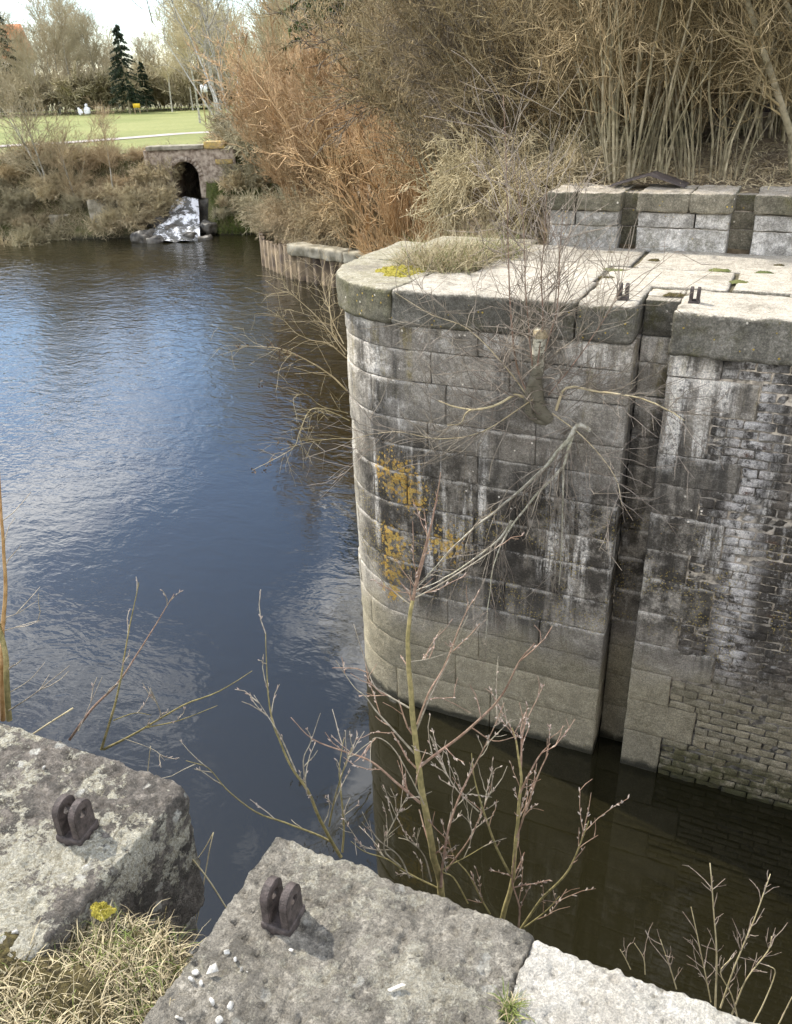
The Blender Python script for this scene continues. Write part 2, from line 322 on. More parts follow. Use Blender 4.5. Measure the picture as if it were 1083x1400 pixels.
def mat_near(name, c0, c1, lich=0.6, dark=0.5, mott=1.0):
    b = NB(name); g = b.noise(240, 5, 0.8); n1 = b.ramp(b.noise(5, 6, 0.7), 0.36, 0.64); n2 = b.ramp(b.noise(34, 6, 0.8), 0.40, 0.60); n3 = b.noise(85, 5, 0.8); n4 = b.ramp(b.noise(15, 6, 0.75, b.map((1, 1, 1), (4, 2, 1))), 0.38, 0.62)
    c = b.mix(n1, c0, c1); c = b.mix(b.mul(n4, 0.6*mott), c, tuple(0.55*q for q in c0)); c = b.mix(b.mul(n2, 0.6*mott), c, tuple(0.48*q for q in c0))
    c = b.mix(b.mul(b.ramp(b.noise(8, 7, 0.8), 0.48, 0.58), dark), c, (0.06, 0.055, 0.046))
    L1 = b.ramp(b.math('ADD', b.noise(22, 7, 0.8), b.mul(b.math('SUBTRACT', b.noise(3.6, 4), 0.5), 0.9)), 0.50, 0.555)
    c = b.mix(b.mul(L1, lich), c, b.mix(b.ramp(n3, 0.42, 0.58), (0.36, 0.325, 0.235), (0.62, 0.585, 0.47)))
    vz = b.map((1, 1, 1), (3.3, 1.1, 0.7)); wsp = b.mul(b.ramp(b.math('ADD', b.voro(13, vz), b.mul(b.noise(60, 5, 0.8), 0.45)), 0.43, 0.38), b.ramp(b.noise(4, 3), 0.45, 0.53))
    c = b.mix(b.mul(wsp, lich), c, b.mix(b.ramp(n3, 0.4, 0.6), (0.52, 0.49, 0.41), (0.72, 0.70, 0.62)))
    c = b.mix(b.mul(b.ramp(n3, 0.53, 0.62), 0.8*max(0.3, dark)), c, (0.05, 0.046, 0.038))
    c = b.mix(b.ramp(g, 0.40, 0.62, 0, 1.0), b.mix(1.0, c, (0.80,)*3, 'MULTIPLY'), b.mix(1.0, c, (1.25,)*3, 'MULTIPLY'))
    b.color(c).bump(b.math('ADD', b.math('ADD', b.mul(g, 1.0), b.mul(n2, 1.1)), b.math('ADD', b.mul(L1, 1.0), b.mul(n3, 1.8))), 1.0, 0.006); return b.m
def mat_bark(name, c0, c1, scale=30, bump=0.3):
    b = NB(name); c = b.mix(b.ramp(b.noise(scale, 3, 0.6), 0.3, 0.7), c0, c1); c = b.mix(1.0, c, b.mix(b.rand(), (0.8,)*3, (1.2,)*3), 'MULTIPLY')
    c = b.mix(b.ramp(b.noise(scale*0.13, 3), 0.4, 0.6, 0, 0.5), c, b.mix(1.0, c, (0.62, 0.66, 0.55), 'MULTIPLY'))
    b.color(c, 0.85)
    if bump: b.bump(b.noise(scale*3, 3), bump, 0.004)
    return b.m
m_wall = mat_wall('weathered_ashlar'); m_brick = mat_wall('sooty_brick', True); m_mortar = mat_mortar()
m_cop = mat_coping('bleached_coping', (0.38, 0.355, 0.31), (0.53, 0.50, 0.44), (0.13, 0.125, 0.108), (0.29, 0.275, 0.24))
m_capmoss = mat_coping('mossy_coping', (0.30, 0.28, 0.20), (0.42, 0.40, 0.33), (0.15, 0.145, 0.09), (0.30, 0.28, 0.22), 0.75)
m_up = mat_coping('upper_ashlar', (0.36, 0.33, 0.28), (0.5, 0.46, 0.40), (0.30, 0.295, 0.285), (0.66, 0.65, 0.64), 0.25)
m_upcop = mat_coping('upper_coping', (0.36, 0.32, 0.26), (0.5, 0.46, 0.40), (0.13, 0.125, 0.09), (0.27, 0.25, 0.20), 0.5)
m_nearA = mat_near('lichened_limestone', (0.23, 0.20, 0.165), (0.37, 0.325, 0.27), 1.0, 0.65)
m_nearB = mat_near('grey_limestone', (0.38, 0.34, 0.27), (0.54, 0.49, 0.40), 0.55, 0.5)
m_nearC = mat_near('pale_limestone', (0.62, 0.57, 0.48), (0.80, 0.75, 0.65), 0.3, 0.03, 0.35)
m_iron = simple('rusted_iron', (0.035, 0.028, 0.024), (0.085, 0.066, 0.058), 60, 0.6, 0.4, 220)
m_conc = simple('stained_concrete', (0.15, 0.13, 0.085), (0.38, 0.34, 0.255), 3, 0.9, 0.4, 30, 0.12)
m_pile = simple('rusty_sheet_pile', (0.06, 0.043, 0.03), (0.22, 0.165, 0.10), 2.2, 0.8, 0.3, 20, 0.25)
m_straw = simple('dry_straw', (0.23, 0.18, 0.10), (0.44, 0.37, 0.23), 25, 0.8)
m_straw2 = simple('bleached_straw', (0.38, 0.31, 0.17), (0.56, 0.48, 0.30), 40, 0.8)
m_green = simple('green_grass', (0.07, 0.10, 0.02), (0.17, 0.19, 0.05), 9, 0.8)
m_moss = simple('yellow_moss', (0.17, 0.14, 0.015), (0.40, 0.34, 0.06), 60, 0.95, 0.8, 200)
m_mossd = simple('brown_moss', (0.03, 0.024, 0.010), (0.12, 0.095, 0.035), 90, 0.95, 0.8, 300)
m_green_bark = mat_bark('willow_bark', (0.15, 0.125, 0.05), (0.28, 0.225, 0.10), 60)
m_red_bark = mat_bark('red_twig_bark', (0.19, 0.11, 0.075), (0.32, 0.22, 0.16), 60)
m_grey_twig = mat_bark('grey_twig_bark', (0.19, 0.155, 0.115), (0.36, 0.31, 0.24), 60)
m_orange_bark = mat_bark('orange_shoot_bark', (0.24, 0.13, 0.045), (0.36, 0.22, 0.10), 40)
m_bud = simple('pale_bud', (0.24, 0.17, 0.13), (0.44, 0.37, 0.31), 60)
m_birch = NB('birch_bark')
_b = m_birch; _c = _b.mix(_b.ramp(_b.noise(1, 4, 0.6, _b.map((18, 18, 55))), 0.56, 0.62), (0.50, 0.46, 0.35), (0.05, 0.045, 0.035)); _c = _b.mix(_b.ramp(_b.math('ADD', _b.noise(14, 6, 0.75), _b.ramp(_b.xyz()[2], 4.05, 3.75, 0, 0.25)), 0.48, 0.62, 0, 0.85), _c, (0.10, 0.085, 0.055)); _b.color(_c, 0.8).bump(_b.noise(60, 3), 0.5, 0.006); m_birch = _b.m
m_palebark = mat_bark('pale_bark', (0.24, 0.22, 0.17), (0.46, 0.43, 0.36), 6, 0)
m_birchw = mat_bark('white_birch_bark', (0.40, 0.38, 0.33), (0.62, 0.60, 0.55), 4, 0)
m_hazel = mat_bark('hazel_bark', (0.17, 0.14, 0.08), (0.38, 0.325, 0.215), 12, 0.2)
m_hazeltwig = mat_bark('hazel_twig', (0.30, 0.225, 0.115), (0.50, 0.385, 0.215), 3, 0)
m_catkin = mat_bark('catkin', (0.36, 0.265, 0.13), (0.52, 0.40, 0.22), 2, 0)
m_rust = mat_bark('rust_twig', (0.38, 0.25, 0.13), (0.57, 0.395, 0.22), 2, 0)
m_brown = mat_bark('brown_twig', (0.28, 0.205, 0.11), (0.48, 0.37, 0.22), 2, 0)
m_dark = mat_bark('dark_twig', (0.10, 0.08, 0.055), (0.22, 0.18, 0.125), 2, 0)
m_gold = mat_bark('golden_twig', (0.33, 0.235, 0.115), (0.52, 0.39, 0.21), 2, 0)
m_hz2 = mat_bark('hazel_fine_twig', (0.21, 0.155, 0.08), (0.42, 0.325, 0.185), 5, 0)
m_vine = mat_bark('dead_vine', (0.35, 0.275, 0.155), (0.56, 0.46, 0.29), 6, 0)
m_fartwig = mat_bark('far_twig', (0.34, 0.28, 0.17), (0.52, 0.44, 0.28), 0.6, 0)
m_fartwig2 = mat_bark('far_twig_green', (0.30, 0.255, 0.155), (0.46, 0.40, 0.26), 0.6, 0)
m_needle = simple('dark_needles', (0.010, 0.020, 0.010), (0.035, 0.05, 0.02), 1.5, 0.8)
m_needle2 = simple('cypress_needles', (0.02, 0.035, 0.010), (0.09, 0.11, 0.025), 1.2, 0.8)
m_leaf = simple('bramble_leaf', (0.05, 0.07, 0.02), (0.13, 0.13, 0.04), 3, 0.7)
m_deadleaf = simple('dead_leaf', (0.06, 0.04, 0.025), (0.15, 0.10, 0.06), 30, 0.8)
m_white = simple('white_paint', (0.70, 0.70, 0.70), (0.80, 0.80, 0.80), 5, 0.6)
m_yellow = simple('yellow_paint', (0.55, 0.36, 0.02), (0.62, 0.42, 0.03), 5, 0.5)
m_rockw = simple('wet_rock', (0.04, 0.036, 0.03), (0.14, 0.125, 0.10), 4, 0.5, 0.8, 12)
def mat_ground():
    b = NB('earth_and_litter'); n = b.ramp(b.noise(0.5, 5), 0.35, 0.65); f = b.noise(14, 5, 0.75)
    c = b.mix(n, (0.085, 0.062, 0.036), (0.20, 0.15, 0.09)); c = b.mix(b.ramp(f, 0.35, 0.7), c, (0.26, 0.20, 0.125), 'MIX')
    x, y, z = b.xyz()
    far = b.ramp(x, -21.5, -24.5); gr = b.mix(n, (0.07, 0.095, 0.025), (0.17, 0.155, 0.065)); c = b.mix(b.mul(far, b.ramp(b.noise(0.4, 4), 0.4, 0.6, 0.25, 1.0)), c, gr)
    mud = b.ramp(z, 0.3, 0.0); c = b.mix(mud, c, (0.04, 0.035, 0.02)); b.color(c, 0.95).bump(f, 0.8, 0.06); return b.m
def mat_lawn():
    b = NB('mown_lawn'); c = b.mix(b.ramp(b.noise(0.12, 4), 0.3, 0.7), (0.15, 0.165, 0.045), (0.22, 0.22, 0.075)); c = b.mix(b.ramp(b.noise(3, 4), 0.4, 0.7, 0, 0.5), c, (0.10, 0.13, 0.03))
    b.color(c, 0.95).bump(b.noise(9, 3), 0.6, 0.05); return b.m
def mat_water():
    b = NB('water'); x, y, z = b.xyz()
    b.color((0.012, 0.0105, 0.0045), 0.02); b.b.inputs['IOR'].default_value = 1.60; b.b.inputs['Specular IOR Level'].default_value = 0.5
    calm = b.ramp(x, -2.2, -6.5, 0.06, 1.0); far = b.ramp(y, 5, 22, 0.28, 1.5)
    r1 = b.noise(1.9, 3, 0.55, b.map((1.0, 1.55, 1)), 0.6); r2 = b.noise(6.5, 2, 0.5, b.map((1.0, 1.7, 1), (3, 1, 0)), 0.3); pat = b.ramp(b.noise(0.16, 3), 0.35, 0.65, 0.5, 1.2)
    h = b.mul(b.mul(b.math('ADD', r1, b.mul(r2, 0.30)), pat), b.mul(calm, far)); b.bump(h, 1.0, 0.030); return b.m
m_ground, m_lawn, m_water = mat_ground(), mat_lawn(), mat_water()
m_path = simple('gravel_path', (0.30, 0.26, 0.23), (0.40, 0.36, 0.32), 2, 0.95, 0.5, 20)
def mat_foam():
    b = NB('white_water'); nz = b.xyz(b.nrm)[2]; f = b.ramp(b.math('ADD', b.noise(1.0, 8, 0.7, b.map((2.6, 2.6, 0.9))), b.mul(b.math('SUBTRACT', 0.92, nz), 0.35)), 0.49, 0.60)
    b.color(b.mix(f, (0.13, 0.125, 0.11), (0.80, 0.80, 0.80)), b.ramp(f, 0, 1, 0.10, 0.7)).bump(b.noise(6, 4), 1.0, 0.06); return b.m
m_foam = mat_foam()

# ------------------------------------------------------------------ ground and water
D0 = lambda lx, d: rotz((lx, d, 0))[:2]                 # lateral, forward of the camera station
NOTCH = [at_d(277, 268, 41.2)[:2], at_d(277, 268, 41.2)[:2]+FH[:2]*4.4, at_d(238, 270, 41.2)[:2]+FH[:2]*4.4, at_d(238, 270, 41.2)[:2]]
SHORE = np.array([(60, 7.4), (-2.4, 7.4), (-2.9, 9.3), (-4.8, 12.5), (-7, 18), (-9.5, 23.2), (-13.55, 24.6), (-15.4, 25.2), (-17.5, 26.9), (-19.6, 30), (-22.3, 34.0), (-23.9, 33.7), tuple(at_z(292, 316, 0)[:2]),
    *[tuple(q) for q in NOTCH], tuple(at_z(215, 322, 0)[:2]), (-32.8, 28.1), (-60, 14), (-130, -10), (-130, -60), (-10, -40), (-4.5, -6), (-3.0, 0.2), (60, 0.2)])
def sdist(X, Y):
    d = np.full(X.shape, 1e9); ins = np.zeros(X.shape, bool); n = len(SHORE)
    for i in range(n):
        a = SHORE[i]; c = SHORE[(i+1) % n]; e = c-a; L2 = e@e
        t = np.clip(((X-a[0])*e[0]+(Y-a[1])*e[1])/L2, 0, 1)
        d = np.minimum(d, np.hypot(X-a[0]-t*e[0], Y-a[1]-t*e[1]))
        cond = ((a[1] > Y) != (c[1] > Y)) & (X < (c[0]-a[0])*(Y-a[1])/(c[1]-a[1]+1e-12)+a[0]); ins ^= cond
    return np.where(ins, -d, d)
def ss(a, b, v): t = np.clip((v-a)/(b-a), 0, 1); return t*t*(3-2*t)
def gz(X, Y):
    X = np.asarray(X, float); Y = np.asarray(Y, float); d = sdist(X, Y)
    zr = np.minimum(np.where(d > 0.3, 0.85+0.26*d, -1.2), 4.7)
    db = np.hypot(np.maximum(-2.3-X, 0), np.maximum(8.75-Y, 0)); zr = np.where(d > 0.25, np.maximum(zr, 4.87-0.42*db), zr)
    zr = zr+np.where(d > 0, 0.07*np.clip(Y-11, 0, 22)*ss(-14, -4, X), 0)
    zl = np.clip(-0.35+1.15*d, -1.2, 3.2)
    cu = at_d(257, 268, 41.2); rx_, ry_ = X-cu[0], Y-cu[1]; lx = rx_*math.cos(YAW)+ry_*math.sin(YAW); ly = -rx_*math.sin(YAW)+ry_*math.cos(YAW)
    hw = 0.85+0.38*np.clip(-ly, 0, 4)
    zl = np.where((np.abs(lx) > hw) & (np.abs(lx) < 6) & (ly > -3.5), np.maximum(zl, 3.1-1.0*np.maximum(0, 1.1-ly)*(ly < 1.1)-0.10*np.maximum(0, np.abs(lx)-3)), zl)
    wl = ss(-19.5, -22.5, X-0.0*Y)
    z = zr*(1-wl)+zl*wl
    near = (Y < 3.5) & (X > -20); z = np.where(near, np.where(d > 0.2, 4.30-0.35*np.clip(-X-3.2, 0, 9), -1.2), z)
    head = (X > -4.2) & (Y > 3.5) & (Y < 8.72); z = np.where(head, np.minimum(z, 4.2), z)
    z = np.where((d <= 0) & ~((wl > 0.5) & (np.abs(lx) > hw) & (np.abs(lx) < 6) & (ly > -3.5)), np.minimum(z, np.where(wl > 0.5, np.maximum(-1.2, -0.35+0.85*d), -1.2)), z)
    return z
def gz1(p): return float(gz(np.array([p[0]]), np.array([p[1]]))[0])
def axis(a, b, step, far_a, far_b):
    m = np.arange(a, b+1e-6, step); l = [a]; s = step
    while l[-1] > far_a: s *= 1.18; l.append(l[-1]-s)
    r = [b]; s = step
    while r[-1] < far_b: s *= 1.18; r.append(r[-1]+s)
    return np.concatenate([l[:0:-1], m, r[1:]])
ax_, ay_ = axis(-38, 4, 0.3, -700, 600), axis(-3, 46, 0.3, -400, 900)
GX, GY = np.meshgrid(ax_, ay_, indexing='ij'); GZ = gz(GX, GY)
P3 = np.stack([GX.ravel(), GY.ravel(), np.zeros(GX.size)], 1)
GZ = GZ+(0.10*fbm(P3, 0.7, 3, seed=3)).reshape(GX.shape)*((GZ > 0.2) & ~((GX > -4.2) & (GY < 9.6)))
ids = np.arange(GX.size).reshape(GX.shape)
GF = np.stack([ids[:-1, :-1], ids[1:, :-1], ids[1:, 1:], ids[:-1, 1:]], -1).reshape(-1, 4)
link('ground', mesh_np('ground', np.stack([GX.ravel(), GY.ravel(), GZ.ravel()], 1), GF, True), m_ground, kind='structure')
# lawn: flat mown field beyond the far bank, path along its near edge
def strip(lat, dep, zf, name, mat, cut=None):
    A, B = np.meshgrid(lat, dep, indexing='ij'); P = np.array([D0(a, b) for a, b in zip(A.ravel(), B.ravel())]); Z = zf(A.ravel(), B.ravel())
    i = np.arange(A.size).reshape(A.shape); F = np.stack([i[:-1, :-1], i[1:, :-1], i[1:, 1:], i[:-1, 1:]], -1).reshape(-1, 4)
    if cut: c_ = np.column_stack([A.ravel(), B.ravel()])[F].mean(1); F = F[~((c_[:, 0] > cut[0]) & (c_[:, 0] < cut[1]) & (c_[:, 1] > cut[2]) & (c_[:, 1] < cut[3]))]
    return link(name, mesh_np(name, np.column_stack([P, Z]), F, True), mat, kind='structure')
strip(np.linspace(-120, 30, 151), np.linspace(50, 135, 60), lambda a, b: 3.30+0.0035*(b-50)+0.05*np.sin(a*0.06), 'lawn', m_lawn, None)
PATH = np.array([at_z(px, py, 3.31)[:2] for px, py in ((-300, 219), (-120, 207), (0, 199.5), (100, 194), (180, 188), (245, 182.5), (330, 178), (470, 172))])
def ribbon(name, pts, half, z, mat):
    t = np.linspace(0, len(pts)-1, 80); q = np.column_stack([np.interp(t, range(len(pts)), pts[:, k]) for k in (0, 1)]); T = np.gradient(q, axis=0); T /= np.linalg.norm(T, axis=1, keepdims=True); Nn = np.column_stack([-T[:, 1], T[:, 0]])
    V = np.array([[*(q[i]+s*half*Nn[i]), z] for i in range(80) for s in (-1, 1)]); F = np.array([(2*i, 2*i+2, 2*i+3, 2*i+1) for i in range(79)])
    return link(name, mesh_np(name, V, F, True), mat, kind='structure')
strip(np.linspace(-90, 12, 103), np.linspace(43.0, 50.4, 10), lambda a, b: np.full(a.shape, 3.27), 'verge', m_lawn, None)
ribbon('path', PATH, 1.0, 3.31, m_path)
WX = axis(-40, 8, 2.0, -140, 60); WV = np.array([(-140, -60, 0), (60, -60, 0), (60, 60, 0), (-140, 60, 0)], float)
link('water', mesh_np('water', WV, np.array([(0, 1, 2, 3)])), m_water, kind='structure')

# ------------------------------------------------------------------ far lock wall: path of the face, ashlar on it
JZ = [4.08, 3.87, 3.59, 3.24, 2.98, 2.71, 2.38, 2.10, 1.76, 1.44, 1.14, 0.80, 0.43, -0.02, -0.45]
CC, RW = np.array([-2.85, 7.29]), 0.98
ARC = RW*math.pi/2; LB = 1.1                              # straight back flank, then quarter round, then the flat face
def face(s):
    s = np.asarray(s, float); X = np.zeros_like(s); Y = np.zeros_like(s); NX = np.zeros_like(s); NY = np.zeros_like(s)
    a = s < LB; X[a] = CC[0]-RW; Y[a] = CC[1]+(LB-s[a]); NX[a] = -1
    b = (s >= LB) & (s < LB+ARC); th = math.pi+(s[b]-LB)/RW; X[b] = CC[0]+RW*np.cos(th); Y[b] = CC[1]+RW*np.sin(th); NX[b] = np.cos(th); NY[b] = np.sin(th)
    c = s >= LB+ARC; X[c] = CC[0]+(s[c]-LB-ARC); Y[c] = CC[1]-RW; NY[c] = -1
    return X, Y, NX, NY
def on_face(V):                                            # (s, depth inward, z) -> place
    X, Y, NX, NY = face(V[:, 0]); return np.column_stack([X-NX*V[:, 1], Y-NY*V[:, 1], V[:, 2]])
S_END = LB+ARC+(-0.985+2.85)
wall = thing('lock_wall', 'weathered grey ashlar lock wall with rounded end and brick infill, across the water', 'lock wall')
# core behind the joints
def arc_outline(off, back=8.62):
    s = np.concatenate([np.linspace(0, LB, 4), np.linspace(LB, LB+ARC, 24), [S_END-0.02]]); X, Y, NX, NY = face(s)
    o = [(x-nx*off, y-ny*off) for x, y, nx, ny in zip(X, Y, NX, NY)]
    return o+[(-1.02, 6.62), (-1.02, back), (CC[0]-RW+off+0.35, back)]
def prism(poly, z0, z1):
    n = len(poly); V = [(x, y, z0) for x, y in poly]+[(x, y, z1) for x, y in poly]; bm = bmesh.new()
    vs = [bm.verts.new(v) for v in V]; bm.faces.new(vs[:n][::-1]); bm.faces.new(vs[n:])
    for i in range(n): bm.faces.new((vs[i], vs[(i+1) % n], vs[n+(i+1) % n], vs[n+i]))
    me = bpy.data.meshes.new('core'); bm.to_mesh(me); bm.free(); return me
link('mortar_core', prism(arc_outline(0.022), -0.6, 4.30), m_mortar, wall)
mb = MB(); mb.add(*box_vf((-1.05, 6.66, -0.6), (9.0, 8.62, 4.30))); mb.add(*box_vf((-0.70, 6.327, -0.6), (9.0, 6.68, 4.06)))
link('mortar_core', mb.mesh('core2'), m_mortar, wall)
rnd = random.Random(5)
def block(name, lo, hi, warp, mat, parent, res=0.075, rnd_=0.008, amp=0.011, seed=None):
    V, F = rock_box(lo, hi, res, rnd_, amp, 9, seed if seed is not None else rnd.randrange(9999), 0.8, warp)
    return link(name, mesh_np(name, V, F, True), mat, parent)
g = 0.003
for k in range(len(JZ)-1):
    z1, z0 = JZ[k], JZ[k+1]; s = -0.02; first = rnd.uniform(0.5, 1.0) if k % 2 else rnd.uniform(0.9, 1.3)
    cuts = [0.0]; s = first
    while s < S_END-0.45: cuts.append(s); s += rnd.uniform(0.75, 1.35) if k > 3 else rnd.uniform(0.6, 1.2)
    cuts.append(S_END)
    for a, b in zip(cuts[:-1], cuts[1:]):
        pr = rnd.uniform(-0.006, 0.006); gg = g*rnd.uniform(0.7, 1.5)
        lo = (a+gg, -0.0+pr, z0+gg*rnd.uniform(0.8, 1.6)); hi = (b-gg, 0.30, z1-gg)
        if b == S_END: hi = (b, 0.34, z1-gg)
        block('stone_block', lo, hi, on_face, m_wall, wall)
# stones lining the back of the stop-plank groove and its right cheek
for k in range(len(JZ)-1):
    z1, z0 = JZ[k], JZ[k+1]
    block('groove_stone', (-0.975, 6.60+rnd.uniform(-.004, .004), z0+0.004), (-0.722, 6.70, z1-0.004), None, m_wall, wall, 0.09)
block('groove_stone', (-0.975, 6.60, 4.085), (-0.722, 6.72, 4.36), None, m_cop, wall, 0.08)
# quoins of the right hand wall, long and short by turns, then brick
QE = [-0.34, -0.06, -0.36, -0.09, -0.36, -0.14, -0.37, -0.14, -0.36, -0.04, -0.36, -0.11, -0.37, -0.1]
for k in range(len(JZ)-1):
    z1, z0 = JZ[k]-0.02*(k == 0), JZ[k+1]
    pr = rnd.uniform(-0.006, 0.006)
    block('quoin_stone', (-0.715, 6.31+pr, z0+0.004), (QE[k]-0.004, 6.62, z1-0.004), None, m_wall, wall, 0.075)
# a few larger dressed stones among the brick
XS = [(-0.06, 0.10, 3.59, 3.87), (-0.09, 0.06, 2.98, 3.16), (-0.04, 0.10, 1.20, 1.44)]
# bricks
bp, bl, bh = 0.0752, 0.226, 0.064
protos = []
for k in range(7):
    V, F = rock_box((0, 0, 0), (bl-0.010, 0.10, bh), (0.045, 0.1, 0.03), 0.008, 0.016, 16, 100+k, 1.0); protos.append(mesh_np('brick', V, F, True)); protos[-1].materials.append(m_brick)
half = []
for k in range(4):
    V, F = rock_box((0, 0, 0), (bl/2-0.010, 0.10, bh), (0.045, 0.1, 0.03), 0.008, 0.016, 16, 200+k, 1.0); half.append(mesh_np('brick', V, F, True)); half[-1].materials.append(m_brick)
rows = int((4.05+0.3)/bp); allb = []
for r in range(rows):
    zb = 4.045-(r+1)*bp; zc = zb+bh/2; k = max(i for i in range(len(JZ)-1) if JZ[i] >= zc or i == 0)
    x = QE[k]+0.006
    if r % 2: allb.append((x, zb, 1)); x += bl/2
    while x < 6.0: allb.append((x, zb, 0)); x += bl
def missing(x, z): return 3.27 < z < 3.36 and -0.14 < x < 0.02
vis = sorted(allb, key=lambda q: q[0]-0.19*(4.05-q[1])); nb = 0; rest = MB()
for i, (x, zb, h) in enumerate(vis):
    if missing(x+0.1*(1-h), zb): continue
    dy = rnd.uniform(-0.010, 0.012)
    if nb < 298:
        o = link('brick', rnd.choice(half if h else protos), None, wall); o.location = (x+0.003, 6.315+dy, zb); nb += 1
    elif x < 3.5:
        V, F = box_vf((x+0.005, 6.315+dy, zb), (x+(bl/2 if h else bl)-0.006, 6.40, zb+bh)); rest.add(V, F)
    else:
        V, F = box_vf((x+0.005, 6.315+dy, zb), (x+bl-0.006, 6.40, zb+bh)); rest.add(V, F)
link('bricks', rest.mesh('bricks'), m_brick, wall, kind='stuff')
# coping course: curved stones, then straight, over-sailing a little
CO = 0.055
def cop_block(a, b, mat, zt=4.38, depth=0.72, res=0.035, rn=0.028, amp=0.020, zb=4.085):
    V, F = rock_box((a+0.004, -CO, zb), (b-0.004, depth, zt), res, rn, amp, 7, rnd.randrange(9999), 0.9, on_face); return link('coping_stone', mesh_np('coping_stone', V, F, True), mat, wall)
cop_block(0.0, 0.95, m_capmoss); cop_block(0.95, LB+ARC-0.12, m_capmoss); cop_block(LB+ARC-0.12, LB+ARC+1.42, m_cop, 4.384)
cop_block(LB+ARC+1.42, S_END, m_cop, 4.378)
def cop_box(lo, hi, mat=m_cop, res=0.035, rn=0.028, amp=0.020):
    V, F = rock_box(lo, hi, res, rn, amp, 7, rnd.randrange(9999), 0.9); return link('coping_stone', mesh_np('coping_stone', V, F, True), mat, wall)
cop_box((-0.712, 6.19, 4.055), (0.75, 6.97, 4.38), m_cop); cop_box((0.76, 6.20, 4.055), (2.3, 6.97, 4.376)); cop_box((2.31, 6.20, 4.055), (4.2, 6.97, 4.38))
cop_box((-0.985, 6.70, 4.10), (-0.705, 6.985, 4.372), m_cop, 0.05)
# paving behind: second and third rows
for lo, hi in (((-2.55, 7.0, 4.08), (-1.47, 7.72, 4.384)), ((-1.44, 7.0, 4.08), (-0.42, 7.70, 4.379)), ((-0.39, 7.0, 4.08), (0.9, 7.72, 4.385)), ((0.92, 7.0, 4.08), (2.6, 7.72, 4.38)),
               ((-2.45, 7.74, 4.08), (-1.30, 8.60, 4.38)), ((-1.27, 7.73, 4.08), (0.25, 8.60, 4.376)), ((0.28, 7.74, 4.08), (2.6, 8.60, 4.381))):
    V, F = rock_box(lo, hi, 0.07, 0.022, 0.014, 5, rnd.randrange(9999), 1.0); link('paving_slab', mesh_np('paving_slab', V, F, True), m_cop, wall)
for lo, hi in (((-3.15, 7.0, 4.05), (-2.57, 8.72, 4.372)), ((-3.6, 8.35, 4.05), (-2.47, 8.95, 4.366))):
    V, F = rock_box(lo, hi, 0.06, 0.03, 0.016, 5, rnd.randrange(9999), 1.0); link('paving_slab', mesh_np('paving_slab', V, F, True), m_capmoss, wall)
m_soil = simple('joint_soil', (0.06, 0.05, 0.03), (0.14, 0.12, 0.07), 9, 0.95, 0.6, 60)
mb = MB(); mb.add(*box_vf((-2.56, 6.99, 4.2), (2.6, 8.66, 4.358))); link('joint_soil', mb.mesh('soil'), m_soil, wall)
# ------------------------------------------------------------------ upper tier
up = thing('retaining_wall', 'low upper wall of pale ashlar with two vertical slots, set back on the paving', 'stone wall')
mb = MB(); mb.add(*box_vf((-2.25, 8.80, 4.2), (6, 9.4, 4.85))); link('mortar_core', mb.mesh('core3'), m_mortar, up)
for a, b, cuts in ((-2.28, -1.60, (-2.02,)), (-1.42, -0.59, (-0.9,)), (-0.38, 1.2, (0.42,)), (1.45, 3.0, (2.2,))):
    for z0, z1 in ((4.34, 4.58), (4.58, 4.72)):
        xs = [a]+(list(cuts) if z0 > 4.5 else [])+[b]
        for q in range(len(xs)-1):
            o_ = rnd.uniform(-.15, .15) if 0 < q < len(xs)-1 else 0
            block('stone_block', (xs[q]+.004, 8.57+rnd.uniform(-.008, .008), z0+.003), (xs[q+1]-.004, 8.86, z1-.003), None, m_up, up, 0.045, 0.008, 0.016)
    xs = [a-0.02, a+(b-a)*rnd.uniform(.35, .6), b+0.02]
    for q in range(2):
        block('coping_stone', (xs[q]+.004, 8.52+rnd.uniform(-.01, .01), 4.725), (xs[q+1]-.004, 9.25, 4.90+rnd.uniform(-.01, .01)), None, m_upcop, up, 0.035, 0.014, 0.022)
for a, b in ((-1.60, -1.42), (-0.59, -0.38)):
    for z0, z1 in ((4.34, 4.56), (4.56, 4.72), (4.725, 4.87)): block('groove_stone', (a-.02, 8.78, z0+.003), (b+.02, 8.95, z1-.003), None, m_upcop, up, 0.07)

# ------------------------------------------------------------------ near lock wall
nw = thing('lock_wall', 'lichened limestone coping of the lock wall beneath the photographer, broken by a slot', 'lock wall')
def near_stone(lo, hi, mat, seed, res=0.0055, rn=0.011, amp=0.013, tilt=None):
    def wp(V):
        q = V.copy(); top = (V[:, 2] > hi[2]-0.06)
        pits = np.clip(fbm(V, 48, 3, 0.6, seed+9)-0.02, 0, 1)*0.020; q[:, 2] -= pits*top
        q[:, 2] += 0.010*fbm(V, 3.0, 3, seed=seed+20)*top
        q += 0.0045*np.stack([fbm(V+k*5.0, 75, 2, 0.6, seed+30+k) for k in range(3)], 1)
        return q
    n = (max(res, (hi[0]-lo[0])/300), max(res, (hi[1]-lo[1])/300), 0.02)
    V, F = rock_box(lo, hi, n, rn, amp, 16, seed, 1.1, wp, 5); return link('coping_stone', mesh_np('coping_stone', V, F, True), mat, nw)
near_stone((-3.2, 0.50, 3.98), (-1.135, 1.135, 4.385), m_nearA, 31)
near_stone((-0.855, 0.0, 3.98), (-0.245, 1.10, 4.38), m_nearB, 47)
near_stone((-0.250, 0.0, 3.98), (1.3, 1.088, 4.376), m_nearC, 62)
near_stone((1.31, 0.0, 3.98), (3.0, 1.09, 4.38), m_nearB, 71, 0.02)
